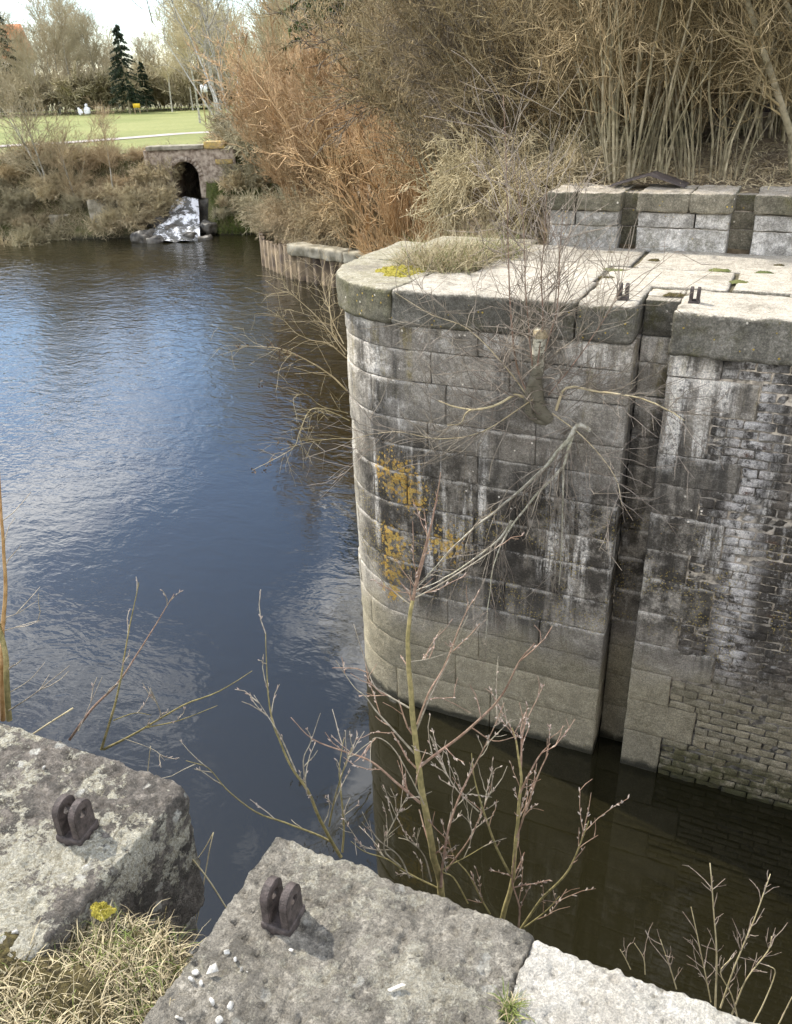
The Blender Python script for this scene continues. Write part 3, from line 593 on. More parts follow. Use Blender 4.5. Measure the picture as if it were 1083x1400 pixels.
mb = MB(); mb.add(*box_vf((-3.2, -1.5, -0.6), (-1.16, 1.05, 4.0))); mb.add(*box_vf((-1.18, -1.5, -0.6), (-0.82, 0.76, 4.28))); mb.add(*box_vf((-0.84, -1.5, -0.6), (6, 1.04, 4.0)))
link('mortar_core', mb.mesh('core4'), m_mortar, nw)
for k in range(len(JZ)-1):
    z1, z0 = min(JZ[k], 3.97), JZ[k+1]
    for a, b in ((-3.2, -2.2), (-2.2, -1.14), (-0.85, 0.2+0.3*(k % 2)), (0.2+0.3*(k % 2), 1.5), (1.5, 3.0)):
        block('stone_block', (a+.004, 0.80, z0+.004), (b-.004, 1.085+rnd.uniform(-.006, .006), z1-.004), None, m_wall, nw, 0.12)

# ------------------------------------------------------------------ iron lugs
def plate_mesh(w_, h_, t_, hole=0.011, seg=18):
    out = [(-w_/2, 0), (w_/2, 0)]; cy = h_-w_/2
    out += [(w_/2*math.cos(a), cy+w_/2*math.sin(a)) for a in np.linspace(0, math.pi, seg)]
    hol = [(hole*math.cos(a), cy+hole*math.sin(a)) for a in np.linspace(0, 2*math.pi, 13)[:-1]]
    bm = bmesh.new(); e = []
    for pts in (out, hol):
        vs = [bm.verts.new((0, y, z)) for y, z in pts]; e += [bm.edges.new((vs[i], vs[(i+1) % len(vs)])) for i in range(len(vs))]
    fs = bmesh.ops.triangle_fill(bm, use_beauty=True, edges=e)['geom']; fs = [f for f in fs if isinstance(f, bmesh.types.BMFace)]
    r = bmesh.ops.extrude_face_region(bm, geom=fs); bmesh.ops.translate(bm, vec=(t_, 0, 0), verts=[v for v in r['geom'] if isinstance(v, bmesh.types.BMVert)])
    bmesh.ops.recalc_face_normals(bm, faces=bm.faces)
    ed = [x for x in bm.edges if len(x.link_faces) == 2 and x.calc_face_angle(0) > 1.0]; bmesh.ops.bevel(bm, geom=ed, offset=0.0018, segments=2, affect='EDGES', clamp_overlap=True)
    me = bpy.data.meshes.new('cheek_plate'); bm.to_mesh(me); bm.free(); return me
def lug(loc, label, sc_=1.0, rz=0.0, grp='iron lugs beside the stop-plank slots'):
    t = thing('mooring_lug', label, 'iron lug', loc, grp); t.rotation_euler.z = rz; t.scale = (sc_,)*3
    V, F = rock_box((-0.034, -0.036, -0.012), (0.034, 0.036, 0.016), 0.012, 0.004, 0.002, 40, 3); link('base_plate', mesh_np('base_plate', V, F, True), m_iron, t)
    for x in (-0.031, 0.012):
        o = link('cheek_plate', plate_mesh(0.062, 0.088, 0.019), m_iron, t); o.location = (x, 0, 0.012)
    return t
lug((*at_z(107, 1138, 4.385)[:2], 4.386), 'rusty double-plate iron lug bolted on the most lichen-spotted coping stone', 1.0, 0.12)
lug((*at_z(388, 1256, 4.38)[:2], 4.381), 'rusty double-plate iron lug on the plain grey coping stone by the slot', 1.0, 0.05)
lug((*at_z(852, 408, 4.38)[:2], 4.383), 'small iron lug on the bleached far coping, on the rounded-end side of the slot', 1.15, 0.0)
lug((*at_z(949, 414, 4.38)[:2], 4.383), 'small iron lug on the bleached far coping, on the brick side of the slot', 1.15, 0.0)

# ------------------------------------------------------------------ sheet pile wall with concrete cap
sp = thing('sheet_pile_wall', 'rusty sheet pile wall with a crumbling concrete cap along the far bank', 'pile wall')
PL = np.array([(-8.6, 22.6), (-11.2, 23.6), (-13.55, 24.25), (-15.4, 24.89), (-16.4, 25.6), (-17.7, 26.65), (-19.0, 28.6)])
seg = np.linalg.norm(np.diff(PL, axis=0), axis=1); cum = np.concatenate([[0], np.cumsum(seg)])
def pl_at(s): return np.array([np.interp(s, cum, PL[:, 0]), np.interp(s, cum, PL[:, 1])])
s = 0.0; k = 0
pm = []
for q in range(3):                                          # a U-section pile, in-pan and out-pan
    mbq = MB(); prof = [(-.20, 0), (-.13, 0), (-.07, -.13), (.07, -.13), (.13, 0), (.20, 0)]
    V = np.array([(x, y+(0 if zz else 0), z) for zz, z in ((0, -0.7), (1, 1.0)) for x, y in prof]+[(x, y+0.03, z) for z in (-0.7, 1.0) for x, y in prof])
    F = [(i, i+1, i+7, i+6) for i in range(5)]+[(12+i+1, 12+i, 18+i, 18+i+1) for i in range(5)]+[(6+i, 7+i, 19+i, 18+i) for i in range(5)]
    pm.append(mesh_np('sheet_pile', V, np.array(F))); pm[-1].materials.append(m_pile)
while s < cum[-1]-0.2:
    p = pl_at(s+0.2); q = pl_at(s+0.3)-pl_at(s+0.1); o = link('sheet_pile', pm[k % 3], None, sp); o.location = (p[0], p[1], rnd.uniform(-.06, .06)); o.rotation_euler.z = math.atan2(-q[1], -q[0]); s += 0.41; k += 1
for a, b in ((0.0, 2.3), (2.32, 4.5), (4.53, cum[3]+0.05)):
    pa, pb = pl_at(a), pl_at(b); d = pb-pa; L_ = np.linalg.norm(d)
    V, F = rock_box((0, -0.22, 0.82), (L_-0.02, 0.36, 1.18), 0.12, 0.05, 0.05, 4, k+int(a*10), 1.0)
    o = link('cap_beam', mesh_np('cap_beam', V, F, True), m_conc, sp); o.location = (pb[0], pb[1], 0); o.rotation_euler.z = math.atan2(-d[1], -d[0])
# ------------------------------------------------------------------ culvert head, stream, cascade
CU = at_d(257, 268, 41.2); CU[2] = 0; cang = YAW
cul = thing('culvert_head', 'old brick culvert head with arched opening above the cascade', 'culvert', tuple(CU)); cul.rotation_euler.z = cang
m_cbrick = simple('pinkish_brick', (0.17, 0.125, 0.09), (0.47, 0.39, 0.30), 5.5, 0.95, 1.0, 14)
m_lichenstone = simple('orange_lichen_stone', (0.24, 0.19, 0.11), (0.52, 0.36, 0.11), 7, 0.9, 0.8, 20)
AW, SP_, CR = 0.62, 2.30, 2.95                              # half width, springing, crown
def arch_wall(x0, x1, z0, z1, y0, y1):
    th = np.linspace(math.pi, 0, 15); arc = [(AW*math.cos(a), SP_+(CR-SP_)*math.sin(a)) for a in th]
    mbq = MB()
    for yy in (y0, y1):
        pts = []; F = []
        for (x, z) in arc: pts += [(x, yy, z), (x, yy, z1)]
        F += [(2*i, 2*i+2, 2*i+3, 2*i+1) for i in range(14)]
        b = len(pts); pts += [(x0, yy, z0), (-AW, yy, z0), (-AW, yy, z1), (x0, yy, z1), (AW, yy, z0), (x1, yy, z0), (x1, yy, z1), (AW, yy, z1)]
        F += [(b, b+1, b+2, b+3), (b+4, b+5, b+6, b+7)]; mbq.add(np.array(pts), np.array(F))
    jam = [(-AW, z0)]+arc+[(AW, z0)]; n = len(jam); V = [(x, y, z) for y in (y0, y1+4.5) for x, z in jam]; mbq.add(np.array(V), np.array([(i, i+1, n+i+1, n+i) for i in range(n-1)]))
    mbq.add(np.array([(x0, y0, z1), (x1, y0, z1), (x1, y1, z1), (x0, y1, z1), (x0, y0, z0), (x0, y1, z0), (x1, y0, z0), (x1, y1, z0)]), np.array([(0, 1, 2, 3), (0, 3, 5, 4), (1, 6, 7, 2)]))
    return mbq.mesh('headwall')
link('headwall', arch_wall(-1.75, 2.3, -0.3, 3.45, 0, 0.55), m_cbrick, cul)
th = np.linspace(math.pi, 0, 16); V = []
for i in range(15):                                         # voussoirs
    a0, a1 = th[i]-0.012, th[i+1]+0.012; r0, r1 = 1.0, 1.0
    P = [(AW*math.cos(a)+(0.22*math.cos(a))*o_, SP_+(CR-SP_)*math.sin(a)+0.22*math.sin(a)*o_) for a, o_ in ((a0, 0.05), (a1, 0.05), (a1, 1), (a0, 1))]
    V = np.array([(x, y, z) for y in (-0.03, 0.2) for x, z in P]); F = np.array([(3, 2, 1, 0), (0, 1, 5, 4), (1, 2, 6, 5), (2, 3, 7, 6), (3, 0, 4, 7)]); link('arch_stone', mesh_np('arch_stone', V, F), m_cbrick, cul)
for a, b, mt, z1 in ((-1.6, 1.02, m_conc, 3.62), (1.05, 1.95, m_lichenstone, 3.74), (1.98, 2.35, m_conc, 3.50)):
    V, F = rock_box((a, -0.14, 3.44), (b, 0.75, z1), 0.12, 0.03, 0.02, 5, int(a*10)+90); link('parapet_stone', mesh_np('parapet_stone', V, F, True), mt, cul)
V, F = rock_box((1.45, -0.06, 2.78), (2.25, 0.1, 3.0), 0.12, 0.04, 0.03, 5, 4); link('parapet_stone', mesh_np('parapet_stone', V, F, True), m_lichenstone, cul)
V, F = rock_box((-1.0, -0.25, 0.2), (1.0, 0.4, 1.36), 0.12, 0.08, 0.06, 4, 9); link('sill', mesh_np('sill', V, F, True), m_rockw, cul)
def cul_w(x, y, z): q = rotz((x, y, 0)); return (CU[0]+q[0], CU[1]+q[1], z)
link('stream', mesh_np('stream', np.array([cul_w(-0.75, -0.4, 1.42), cul_w(0.75, -0.4, 1.42), cul_w(0.75, 4.6, 1.42), cul_w(-0.75, 4.6, 1.42)]), np.array([(0, 1, 2, 3)])), m_water, kind='structure')
# bridge deck that carries the path over the stream
V, F = box_vf((-1.7, 0.56, 3.02), (2.2, 5.2, 3.22)); o = link('bridge_deck', mesh_np('bridge_deck', V, F), m_conc, cul)
def casc(V):
    return V
nx_, ny_ = 34, 60; A, B = np.meshgrid(np.linspace(-1, 1, nx_), np.linspace(0, 1, ny_), indexing='ij')
wd = 0.52+B*0.85; xx = A*wd-0.30*B; yy = -0.30-B*3.4; stepz = 1.46-0.50*ss(0.02, 0.25, B)-0.45*ss(0.25, 0.60, B)-0.45*ss(0.6, 0.95, B)
zz = stepz+0.10*fbm(np.stack([xx.ravel()*2, yy.ravel()*2, B.ravel()*0], 1), 1.6, 4, seed=8).reshape(A.shape)-0.12*np.abs(A)**3
i = np.arange(A.size).reshape(A.shape); F = np.stack([i[:-1, :-1], i[:-1, 1:], i[1:, 1:], i[1:, :-1]], -1).reshape(-1, 4)
V = np.array([cul_w(x, y, z) for x, y, z in zip(xx.ravel(), yy.ravel(), zz.ravel())]); cs = link('cascade', mesh_np('cascade', V, F, True), m_foam, kind='stuff', label='white water tumbling over rocks below the culvert arch')
for (x, y, z, r) in ((-1.15, -1.6, 0.55, 0.45), (1.05, -1.9, 0.3, 0.42), (-0.35, -2.3, 0.32, 0.36), (0.55, -2.9, 0.12, 0.34), (-1.5, -2.9, 0.1, 0.5), (0.2, -1.4, 0.72, 0.26), (-0.9, -3.4, 0.0, 0.34), (1.2, -3.2, 0.0, 0.3)):
    V, F = rock_box((-r, -r*.8, -r*.6), (r, r*.8, r*.6), r*0.16, r*0.55, r*0.55, 2.6, int(99*abs(x*y)), 0.6)
    o = link('boulder', mesh_np('boulder', V, F, True), m_rockw, label='dark wet boulder in the white water below the culvert', cat='boulder', group='boulders in the cascade'); o.location = cul_w(x, y, z); o.rotation_euler.z = x*3
# concrete bank walls left of the cascade
def bank_wall(name, p0, p1, z0, z1, label, mat, thick=0.35):
    d = p1-p0; L_ = np.linalg.norm(d[:2]); t = thing(name, label, 'bank wall', (p0[0], p0[1], 0)); t.rotation_euler.z = math.atan2(d[1], d[0]); n = max(2, int(L_/1.6)); x = 0
    for q in range(n):
        V, F = rock_box((q*L_/n+.01, 0, z0), ((q+1)*L_/n-.01, thick, z1+rnd.uniform(-.04, .04)), 0.16, 0.03, 0.03, 4, q+40); link('concrete_panel', mesh_np('concrete_panel', V, F, True), mat, t)
bank_wall('retaining_wall', at_z(72, 324, 0), at_z(152, 320, 0), -0.4, 0.98, 'stained concrete retaining wall at the water edge below dry scrub', m_conc)
bank_wall('retaining_wall', np.array(cul_w(-4.2, -1.5, 0)), np.array(cul_w(-0.9, -0.35, 0)), 0.2, 1.55, 'low mossy stone wall leading up to the culvert mouth', m_conc)

# ------------------------------------------------------------------ plants: generators
def poly_stems(n, base_r, h, spread, lean, rng, K=9, wob=0.10, hvar=0.4):
    P = np.zeros((n, K, 3)); a = rng.uniform(0, 2*math.pi, n); rr = base_r*np.sqrt(rng.uniform(0, 1, n)); P[:, 0, 0] = rr*np.cos(a); P[:, 0, 1] = rr*np.sin(a); P[:, 0, 2] = -0.1
    a2 = a+rng.normal(0, 0.5, n); ln = rng.uniform(0.2, 1.0, n)*lean; D = np.column_stack([np.cos(a2)*ln, np.sin(a2)*ln, np.ones(n)]); D /= np.linalg.norm(D, axis=1, keepdims=True)
    H = h*rng.uniform(1-hvar, 1.0, n); st = (H/(K-1))[:, None]
    for k in range(1, K):
        D = D+wob*rng.normal(size=(n, 3))+np.column_stack([np.cos(a2), np.sin(a2), np.zeros(n)])*spread/K; D /= np.linalg.norm(D, axis=1, keepdims=True); P[:, k] = P[:, k-1]+D*st
    return P
def bush_parts(seed, h=4.0, n_st=14, r_st=0.03, base_r=0.4, spread=0.4, lean=0.4, n1=150, n2=900, n3=3000, l1=(0.5, 1.3), l2=(0.25, 0.7), l3=(0.1, 0.35), rmin=0.003, up=0.12, wob=0.14, catk=0, K=4, sep=False):
    rng = np.random.default_rng(seed); P = poly_stems(n_st, base_r, h, spread, lean, rng); R = r_st*rng.uniform(0.3, 1.25, n_st)[:, None]*np.linspace(1, 0.25, P.shape[1])[None]
    a = grow(P, R, n1, (0.2, 1), l1, 0.42, (0.25, 0.75), up, wob, 5, rng, rmin*1.4); b = grow(*a, n2, (0.2, 1), l2, 0.6, (0.3, 0.9), up, wob, K, rng, rmin); c = grow(*b, n3, (0.15, 1), l3, 0.7, (0.3, 1.0), up*0.6, wob, 3, rng, rmin)
    mt = MB(); mt.add(*tubes(*a, 4)); mt.add(*tubes(*b, 3)); mt.add(*tubes(*c, 3))
    stems = [mesh_np('stem', *tubes(P[i:i+1], R[i:i+1], 6), True) for i in range(n_st)] if sep else [mesh_np('stems', *tubes(P, R, 5), True)]
    ck = None
    if catk:
        Q, _ = grow(*c, catk, (0.3, 1), (0.04, 0.09), 1, (0.5, 1.2), -1.2, 0.05, 3, rng, 0.004); ck = mesh_np('catkins', *tubes(Q, np.full(Q.shape[:2], 0.0065), 3))
    return stems, mt.mesh('twigs'), ck
def bush(name, label, cat, parts, loc, mats, group=None, rz=0.0, scale=(1, 1, 1), tmat=None):
    stems, tw, ck = parts; t = thing(name, label, cat, loc, group); t.rotation_euler.z = rz; t.scale = scale
    for s_ in stems: link('stem' if len(stems) > 1 else 'stems', s_, mats[0], t)
    o = link('twigs', tw, mats[1], t, kind='stuff')
    if tmat is not None: o.material_slots[0].link = 'OBJECT'; o.material_slots[0].material = tmat
    if ck is not None: link('catkins', ck, mats[2], t, kind='stuff')
    return t
def kindof(mt):
    return {'brown_twig': 'brown', 'far_twig': 'pale beige', 'far_twig_green': 'olive-tinged', 'dead_vine': 'straw-coloured', 'dry_straw': 'yellow straw'}.get(mt.name, 'grey')
def place(px, py, D):                                       # a spot on the ground seen near this direction at this distance
    p = at_d(px, py, D); return np.array([p[0], p[1], gz1(p)])
def on_ground(x, y): return (x, y, gz1((x, y)))
# hazel coppice behind the upper wall
hz = [(-1.75, 9.75, 4.6, 44, 0.42, 'hazel coppice of many straight olive stems behind the upper wall, above its first slot', 21),
      (-0.95, 10.0, 4.4, 26, 0.35, 'hazel coppice with stout pale stems just past the first slot of the upper wall', 22),
      (0.15, 10.05, 4.6, 12, 0.35, 'multi-stemmed hazel with thick leaning mottled trunks above the second wall slot', 23),
      (-3.1, 11.4, 4.2, 16, 0.5, 'spreading hazel with arching catkin-hung branches left of the upper wall', 24)]
for x, y, h, n, br, lab, sd_ in hz:
    pr_ = bush_parts(sd_, h, n, 0.0135 if sd_ != 23 else 0.038, br, 0.30 if sd_ != 24 else 0.8, 0.22 if sd_ != 23 else 0.42, 300, 2200, 7000, (0.4, 1.3), (0.2, 0.65), (0.08, 0.32), 0.0016, 0.06, 0.28, 260, sep=True)
    bush('hazel_coppice', lab, 'hazel', pr_, on_ground(x, y), (m_hazel, m_hz2, m_catkin))
# thicket prototypes further back
th1 = bush_parts(31, 5.2, 22, 0.035, 0.8, 0.5, 0.35, 320, 2200, 7000, (0.7, 1.8), (0.35, 0.9), (0.12, 0.38), 0.0028, 0.08, 0.26, 2600)
th2 = bush_parts(32, 4.6, 26, 0.03, 1.0, 0.7, 0.5, 340, 2400, 7000, (0.7, 1.7), (0.35, 0.9), (0.12, 0.38), 0.003, 0.04, 0.3, 1200)
ru = bush_parts(33, 5.6, 40, 0.028, 1.1, 0.35, 0.30, 420, 2600, 8000, (0.7, 1.7), (0.35, 0.9), (0.12, 0.36), 0.0038, 0.16, 0.2, 3500)
def top_scale(px, py, D, ytop, h):                          # height factor so that the crown ends at this line
    p = place(px, py, D); return max(0.3, (at_d(px, ytop, D)[2]-p[2])/h)
for px, py, D, yt, wsc, rz_, mt, lab in ((462, 290, 33.0, 55, 1.25, 0.3, m_rust, 'tall rust-orange bush of dense upright twigs on the bank above the sheet piling'),
        (425, 285, 34.0, 120, 0.9, 2.9, m_rust, 'lower rust-orange bush on the water side of the tall one'),
        (530, 275, 28.0, 60, 1.15, 1.9, m_catkin, 'rust-brown catkin bush close beside the taller rust-orange one'),
        (600, 270, 23.0, 40, 1.0, 4.1, m_catkin, 'rust-brown catkin bush between the rusty bushes and the thicket')):
    bush('rusty_bush', lab, 'bush', ru, tuple(place(px, py, D)), (m_rust, m_rust, mt), rz=rz_, scale=(wsc, wsc, top_scale(px, py, D, yt, 5.3)))
spots = [(655, 262, 20, 0, 0.6), (620, 260, 16.5, 1, 0.36), (640, 265, 16.5, 0, 0.9), (690, 258, 19, 1, 1.05), (740, 250, 16, 0, 0.95), (800, 248, 18, 1, 1.1), (860, 245, 15.5, 0, 1.0), (930, 245, 19, 1, 1.1), (1000, 240, 16.5, 0, 1.0), (1075, 240, 15, 1, 1.0), (1140, 240, 17, 0, 1.0),
         (680, 240, 26, 1, 0.95), (720, 230, 27, 0, 1.25), (830, 230, 26, 1, 1.25), (940, 230, 27, 0, 1.25), (1050, 230, 26, 1, 1.25), (1150, 230, 24, 0, 1.2), (640, 280, 13.5, 1, 0.62), (690, 282, 13.0, 0, 0.6), (900, 235, 12.6, 1, 0.6), (960, 235, 12.2, 0, 0.55), (1010, 235, 13.4, 1, 0.7), (1060, 235, 12.4, 0, 0.6), (1110, 235, 12.8, 1, 0.6), (850, 235, 12.4, 1, 0.55), (790, 240, 12.2, 0, 0.5)]
THK = [(m_gold, 'golden-brown catkin shrub in the thicket behind the hazels'), (m_dark, 'dark-twigged bare shrub deep in the thicket behind the hazels'), (m_hazeltwig, 'tan catkin shrub in the thicket behind the hazels'), (m_dark, 'dark-twigged bare shrub deep in the thicket behind the hazels'), (m_brown, 'dull brown bare shrub in the thicket behind the hazels')]
for i, (px, py, D, kd, s_) in enumerate(spots):
    if place(px, py, D)[2] < 0.6: print('in water', px, D); continue
    tw, tl = THK[i % 5]
    bush('thicket_shrub', tl, 'shrub', (th1, th2)[kd], tuple(place(px, py, D)), (m_hazel, m_brown, m_catkin), 'thicket of bare shrubs behind the hazels', i*1.3, (s_, s_, s_*random.uniform(.92, 1.1)), tw)
# low scrub tumbling over the bank by the sheet piles and the lock head
lo1 = bush_parts(41, 1.6, 30, 0.012, 0.7, 1.6, 1.2, 260, 1500, 4200, (0.4, 1.0), (0.2, 0.6), (0.08, 0.25), 0.003, -0.08, 0.38)
lo2 = bush_parts(42, 1.3, 26, 0.010, 0.6, 1.8, 1.3, 240, 1400, 3600, (0.4, 1.0), (0.2, 0.6), (0.08, 0.25), 0.0028, -0.12, 0.38)
lsp = [(395, 268, 34.5, 0, 0.9, m_straw), (385, 285, 33.5, 1, 0.7, m_straw), (425, 285, 32, 0, 0.9, m_brown), (455, 292, 31, 1, 0.9, m_vine), (485, 300, 30, 0, 0.9, m_brown), (530, 295, 25, 1, 0.9, m_brown), (575, 295, 20, 0, 0.8, m_brown), (610, 295, 16, 1, 0.8, m_vine), (625, 300, 12.2, 1, 0.6, m_vine), (650, 290, 11.6, 0, 0.75, m_brown), (700, 290, 11.0, 1, 0.75, m_vine), (735, 285, 10.4, 0, 0.6, m_vine), (500, 285, 30, 1, 1.3, m_brown)]
for i, (px, py, D, kd, s_, mt) in enumerate(lsp):
    if place(px, py, D)[2] < 0.6: print('in water', px, D); continue
    t = bush('low_scrub', kindof(mt)+' low mat of tangled dead stems on the bank between piling and upper wall', 'scrub', (lo1, lo2)[kd], tuple(place(px, py, D)), (mt, mt, mt), 'low dead scrub on the bank', i*2.1, (s_,)*3)
    for ch in t.children:
        ch.data = ch.data.copy() if ch.data.materials[0] != mt else ch.data
        if ch.data.materials[0] != mt: ch.data.materials[0] = mt
# ------------------------------------------------------------------ trees in the background
def tree_parts(seed, h=14, r=0.14, lean=0.03, n1=55, n2=380, n3=1500, l1=(1.5, 4.5), l2=(0.7, 2.0), l3=(0.4, 1.1), rmin=0.0075, t0=0.3, up=0.10, trunks=1):
    rng = np.random.default_rng(seed); P = poly_stems(trunks, 0.15 if trunks > 1 else 0.01, h, 0.25 if trunks > 1 else 0.0, lean if trunks == 1 else 0.45, rng, 9, 0.035, 0.2); R = np.full((trunks, 1), r)*np.linspace(1, 0.12, 9)[None]
    a = grow(P, R, n1, (t0, 0.98), l1, 0.42, (0.5, 1.1), up, 0.12, 5, rng, rmin*1.5, bias=1); a[0][:, :, :] = a[0]
    b = grow(*a, n2, (0.2, 1), l2, 0.6, (0.4, 0.9), up*0.7, 0.14, 4, rng, rmin); c = grow(*b, n3, (0.2, 1), l3, 0.7, (0.4, 1.0), 0.02, 0.15, 3, rng, rmin*0.8)
    m_ = MB(); m_.add(*tubes(*a, 4)); m_.add(*tubes(*b, 3)); m_.add(*tubes(*c, 3)); return mesh_np('trunk', *tubes(P, R, 7), True), m_.mesh('crown')
def tree(name, label, parts, loc, mats, group=None, rz=0, scale=1.0, cat='tree', hs=1.0):
    t = thing(name, label, cat, loc, group); t.rotation_euler.z = rz; t.scale = (scale, scale, scale*hs)
    link('trunk', parts[0], None, t); link('crown', parts[1], None, t)
    for ch in t.children:
        mt = mats[0] if ch.name.startswith('trunk') else mats[1]
        if not ch.data.materials: ch.data.materials.append(mt)
        elif ch.data.materials[0] != mt: ch.material_slots[0].link = 'OBJECT'; ch.material_slots[0].material = mt
    return t
BIR = tree_parts(57, 9, 0.06, n1=34, n2=110, n3=260, t0=0.15, trunks=6, up=0.2)
T = [tree_parts(51, 16, 0.16), tree_parts(52, 15, 0.13, t0=0.4), tree_parts(53, 13, 0.12, n1=80, t0=0.2), tree_parts(54, 9, 0.10, n1=70, t0=0.1, trunks=3)]
far_g = 'bare trees of the wood beyond the lawn'
rt = random.Random(3)
def farD(px, D): p = at_d(px, 140, D); return (p[0], p[1], max(gz1(p), 3.4))
i = 0
for row, (D, n) in enumerate(((114, 18), (124, 20), (138, 22), (155, 18))):
    for k in range(n):
        px = -40+560*(k+rt.uniform(0.1, 0.9))/n
        if row == 0 and 155 < px < 215: continue
        tp = T[rt.choice((0, 1, 1, 2))]
        topcut = float(np.interp(px, (0, 50, 80, 140, 165, 240, 270, 315, 330, 360, 385), (.8, .8, .92, .88, .62, .62, .92, .85, .60, .60, 1.0)))
        tree('woodland_tree', 'bare leafless tree in the wood beyond the lawn', tp, farD(px, D+rt.uniform(-4, 4)), (m_palebark, m_fartwig if rt.random() < .7 else m_fartwig2), far_g, rt.uniform(0, 6), rt.uniform(.8, 1.15)*topcut); i += 1
# undergrowth along the wood edge
ug = bush_parts(61, 3.2, 20, 0.03, 1.0, 0.6, 0.5, 160, 700, 1800, (0.6, 1.4), (0.4, 0.9), (0.25, 0.6), 0.016, 0.1, 0.15)
for k in range(30):
    px = -40+560*(k+rt.uniform(0, 1))/30; t = bush('edge_shrub', 'brown leafless shrub along the edge of the wood', 'shrub', ug, farD(px, 116+rt.uniform(-3, 12)), (m_fartwig,)*3, 'shrubs along the wood edge', rt.uniform(0, 6), (rt.uniform(1.1, 1.7),)*3)
# conifers
def conifer_parts(seed, h=11, r=3.0, n=150, nn=15000, nl=0.34, droop=-0.10, z0=0.12):
    rng = np.random.default_rng(seed); P = np.zeros((1, 8, 3)); P[0, :, 2] = np.linspace(0, h, 8); P[0, :, :2] = rng.normal(0, 0.05, (8, 2)); R = np.linspace(0.16, 0.02, 8)[None]
    z = rng.uniform(z0, 1.0, n)**0.9*h; a = rng.uniform(0, 6.28, n); L_ = r*(1-z/h)**0.75*rng.uniform(.65, 1.1, n)+0.25; Q = np.zeros((n, 5, 3))
    for k in range(5):
        f = k/4; Q[:, k, 0] = np.cos(a)*L_*f; Q[:, k, 1] = np.sin(a)*L_*f; Q[:, k, 2] = z+L_*(0.15*f-0.5*f*f+0.12*f**3)
    m_ = MB(); m_.add(*tubes(Q, np.linspace(0.035, 0.008, 5)[None].repeat(n, 0), 3))
    pi = rng.integers(0, n, nn); t_ = rng.uniform(0.15, 1, nn)*4; i_ = np.minimum(t_.astype(int), 3); f = (t_-i_)[:, None]; O = Q[pi, i_]*(1-f)+Q[pi, i_+1]*f; T_ = Q[pi, i_+1]-Q[pi, i_]; T_ /= np.linalg.norm(T_, axis=1, keepdims=True)
    D = T_*0.6+rng.normal(0, 0.6, (nn, 3))+np.array([0, 0, droop]); D /= np.linalg.norm(D, axis=1, keepdims=True)
    m_.add(*blades(O, D, rng.uniform(.5, 1.2, nn)*nl, np.full(nn, nl*0.16), 0.6, 3, rng)); return mesh_np('trunk', *tubes(P, R, 6), True), m_.mesh('crown')
cf = conifer_parts(71); cf2 = conifer_parts(72, 12, 3.0, 130, 14000, 0.3); cf3 = conifer_parts(73, 12, 3.2, 170, 24000, 0.26, -0.5, 0.2)
tree('conifer', 'dark conifer standing at the lawn edge beside a pale leaning trunk', cf, farD(176, 108), (m_hazel, m_needle), rz=1, scale=0.82)
tree('conifer', 'second dark conifer just behind the one at the lawn edge', cf, farD(200, 114), (m_hazel, m_needle), rz=3, scale=0.5)
tree('conifer', 'tall dark fir rising beside the orange roof', cf2, farD(4, 122), (m_hazel, m_needle), rz=2, scale=1.5)
tree('cypress', 'dark green evergreen towering over the rusty bushes', cf3, tuple(place(512, 150, 32)), (m_palebark, m_needle2), rz=0.4, scale=1.3)
tree('cypress', 'second dark green evergreen behind the catkin thicket', cf3, tuple(place(590, 150, 30)), (m_palebark, m_needle2), rz=2.4, scale=1.25)
# birches and alders around the culvert
bl_ = 'slender pale-trunked tree on the bank by the culvert'
tree('birch_tree', 'white multi-stemmed birch leaning over the culvert bank', BIR, tuple(place(318, 185, 47)), (m_birchw, m_palebark), rz=0.5, scale=0.85)
for px, D, k, s_ in ((300, 60, 0, 0.85), (345, 52, 1, 0.42), (368, 50, 2, 0.45), (335, 66, 1, 0.5), (402, 55, 0, 0.9), (425, 48, 1, 0.85), (445, 60, 0, 1.0), (395, 58, 2, 0.85), (275, 75, 1, 0.7)):
    tree('alder_tree', bl_, T[k], tuple(place(px, 180, D)), (m_palebark, m_fartwig if k else m_fartwig2), 'slender trees near the culvert', px*0.1, s_)
tree('young_tree', 'dark spindly young tree growing in front of the culvert coping', T[2], tuple(place(246, 200, 43.5)), (m_dark, m_dark), rz=1, scale=0.30)
tree('young_tree', 'small leafless tree on the left bank in front of the lawn', T[3], tuple(place(60, 225, 41.5)), (m_palebark, m_fartwig), rz=2, scale=0.52)
tree('young_tree', 'pale forked sapling on the slope above the concrete wall', T[3], tuple(place(104, 270, 40.8)), (m_palebark, m_brown), rz=4, scale=0.34)
tree('young_tree', 'thin straight sapling rising from the slope midway to the culvert', T[1], tuple(place(158, 280, 40.6)), (m_palebark, m_brown), rz=5, scale=0.26)
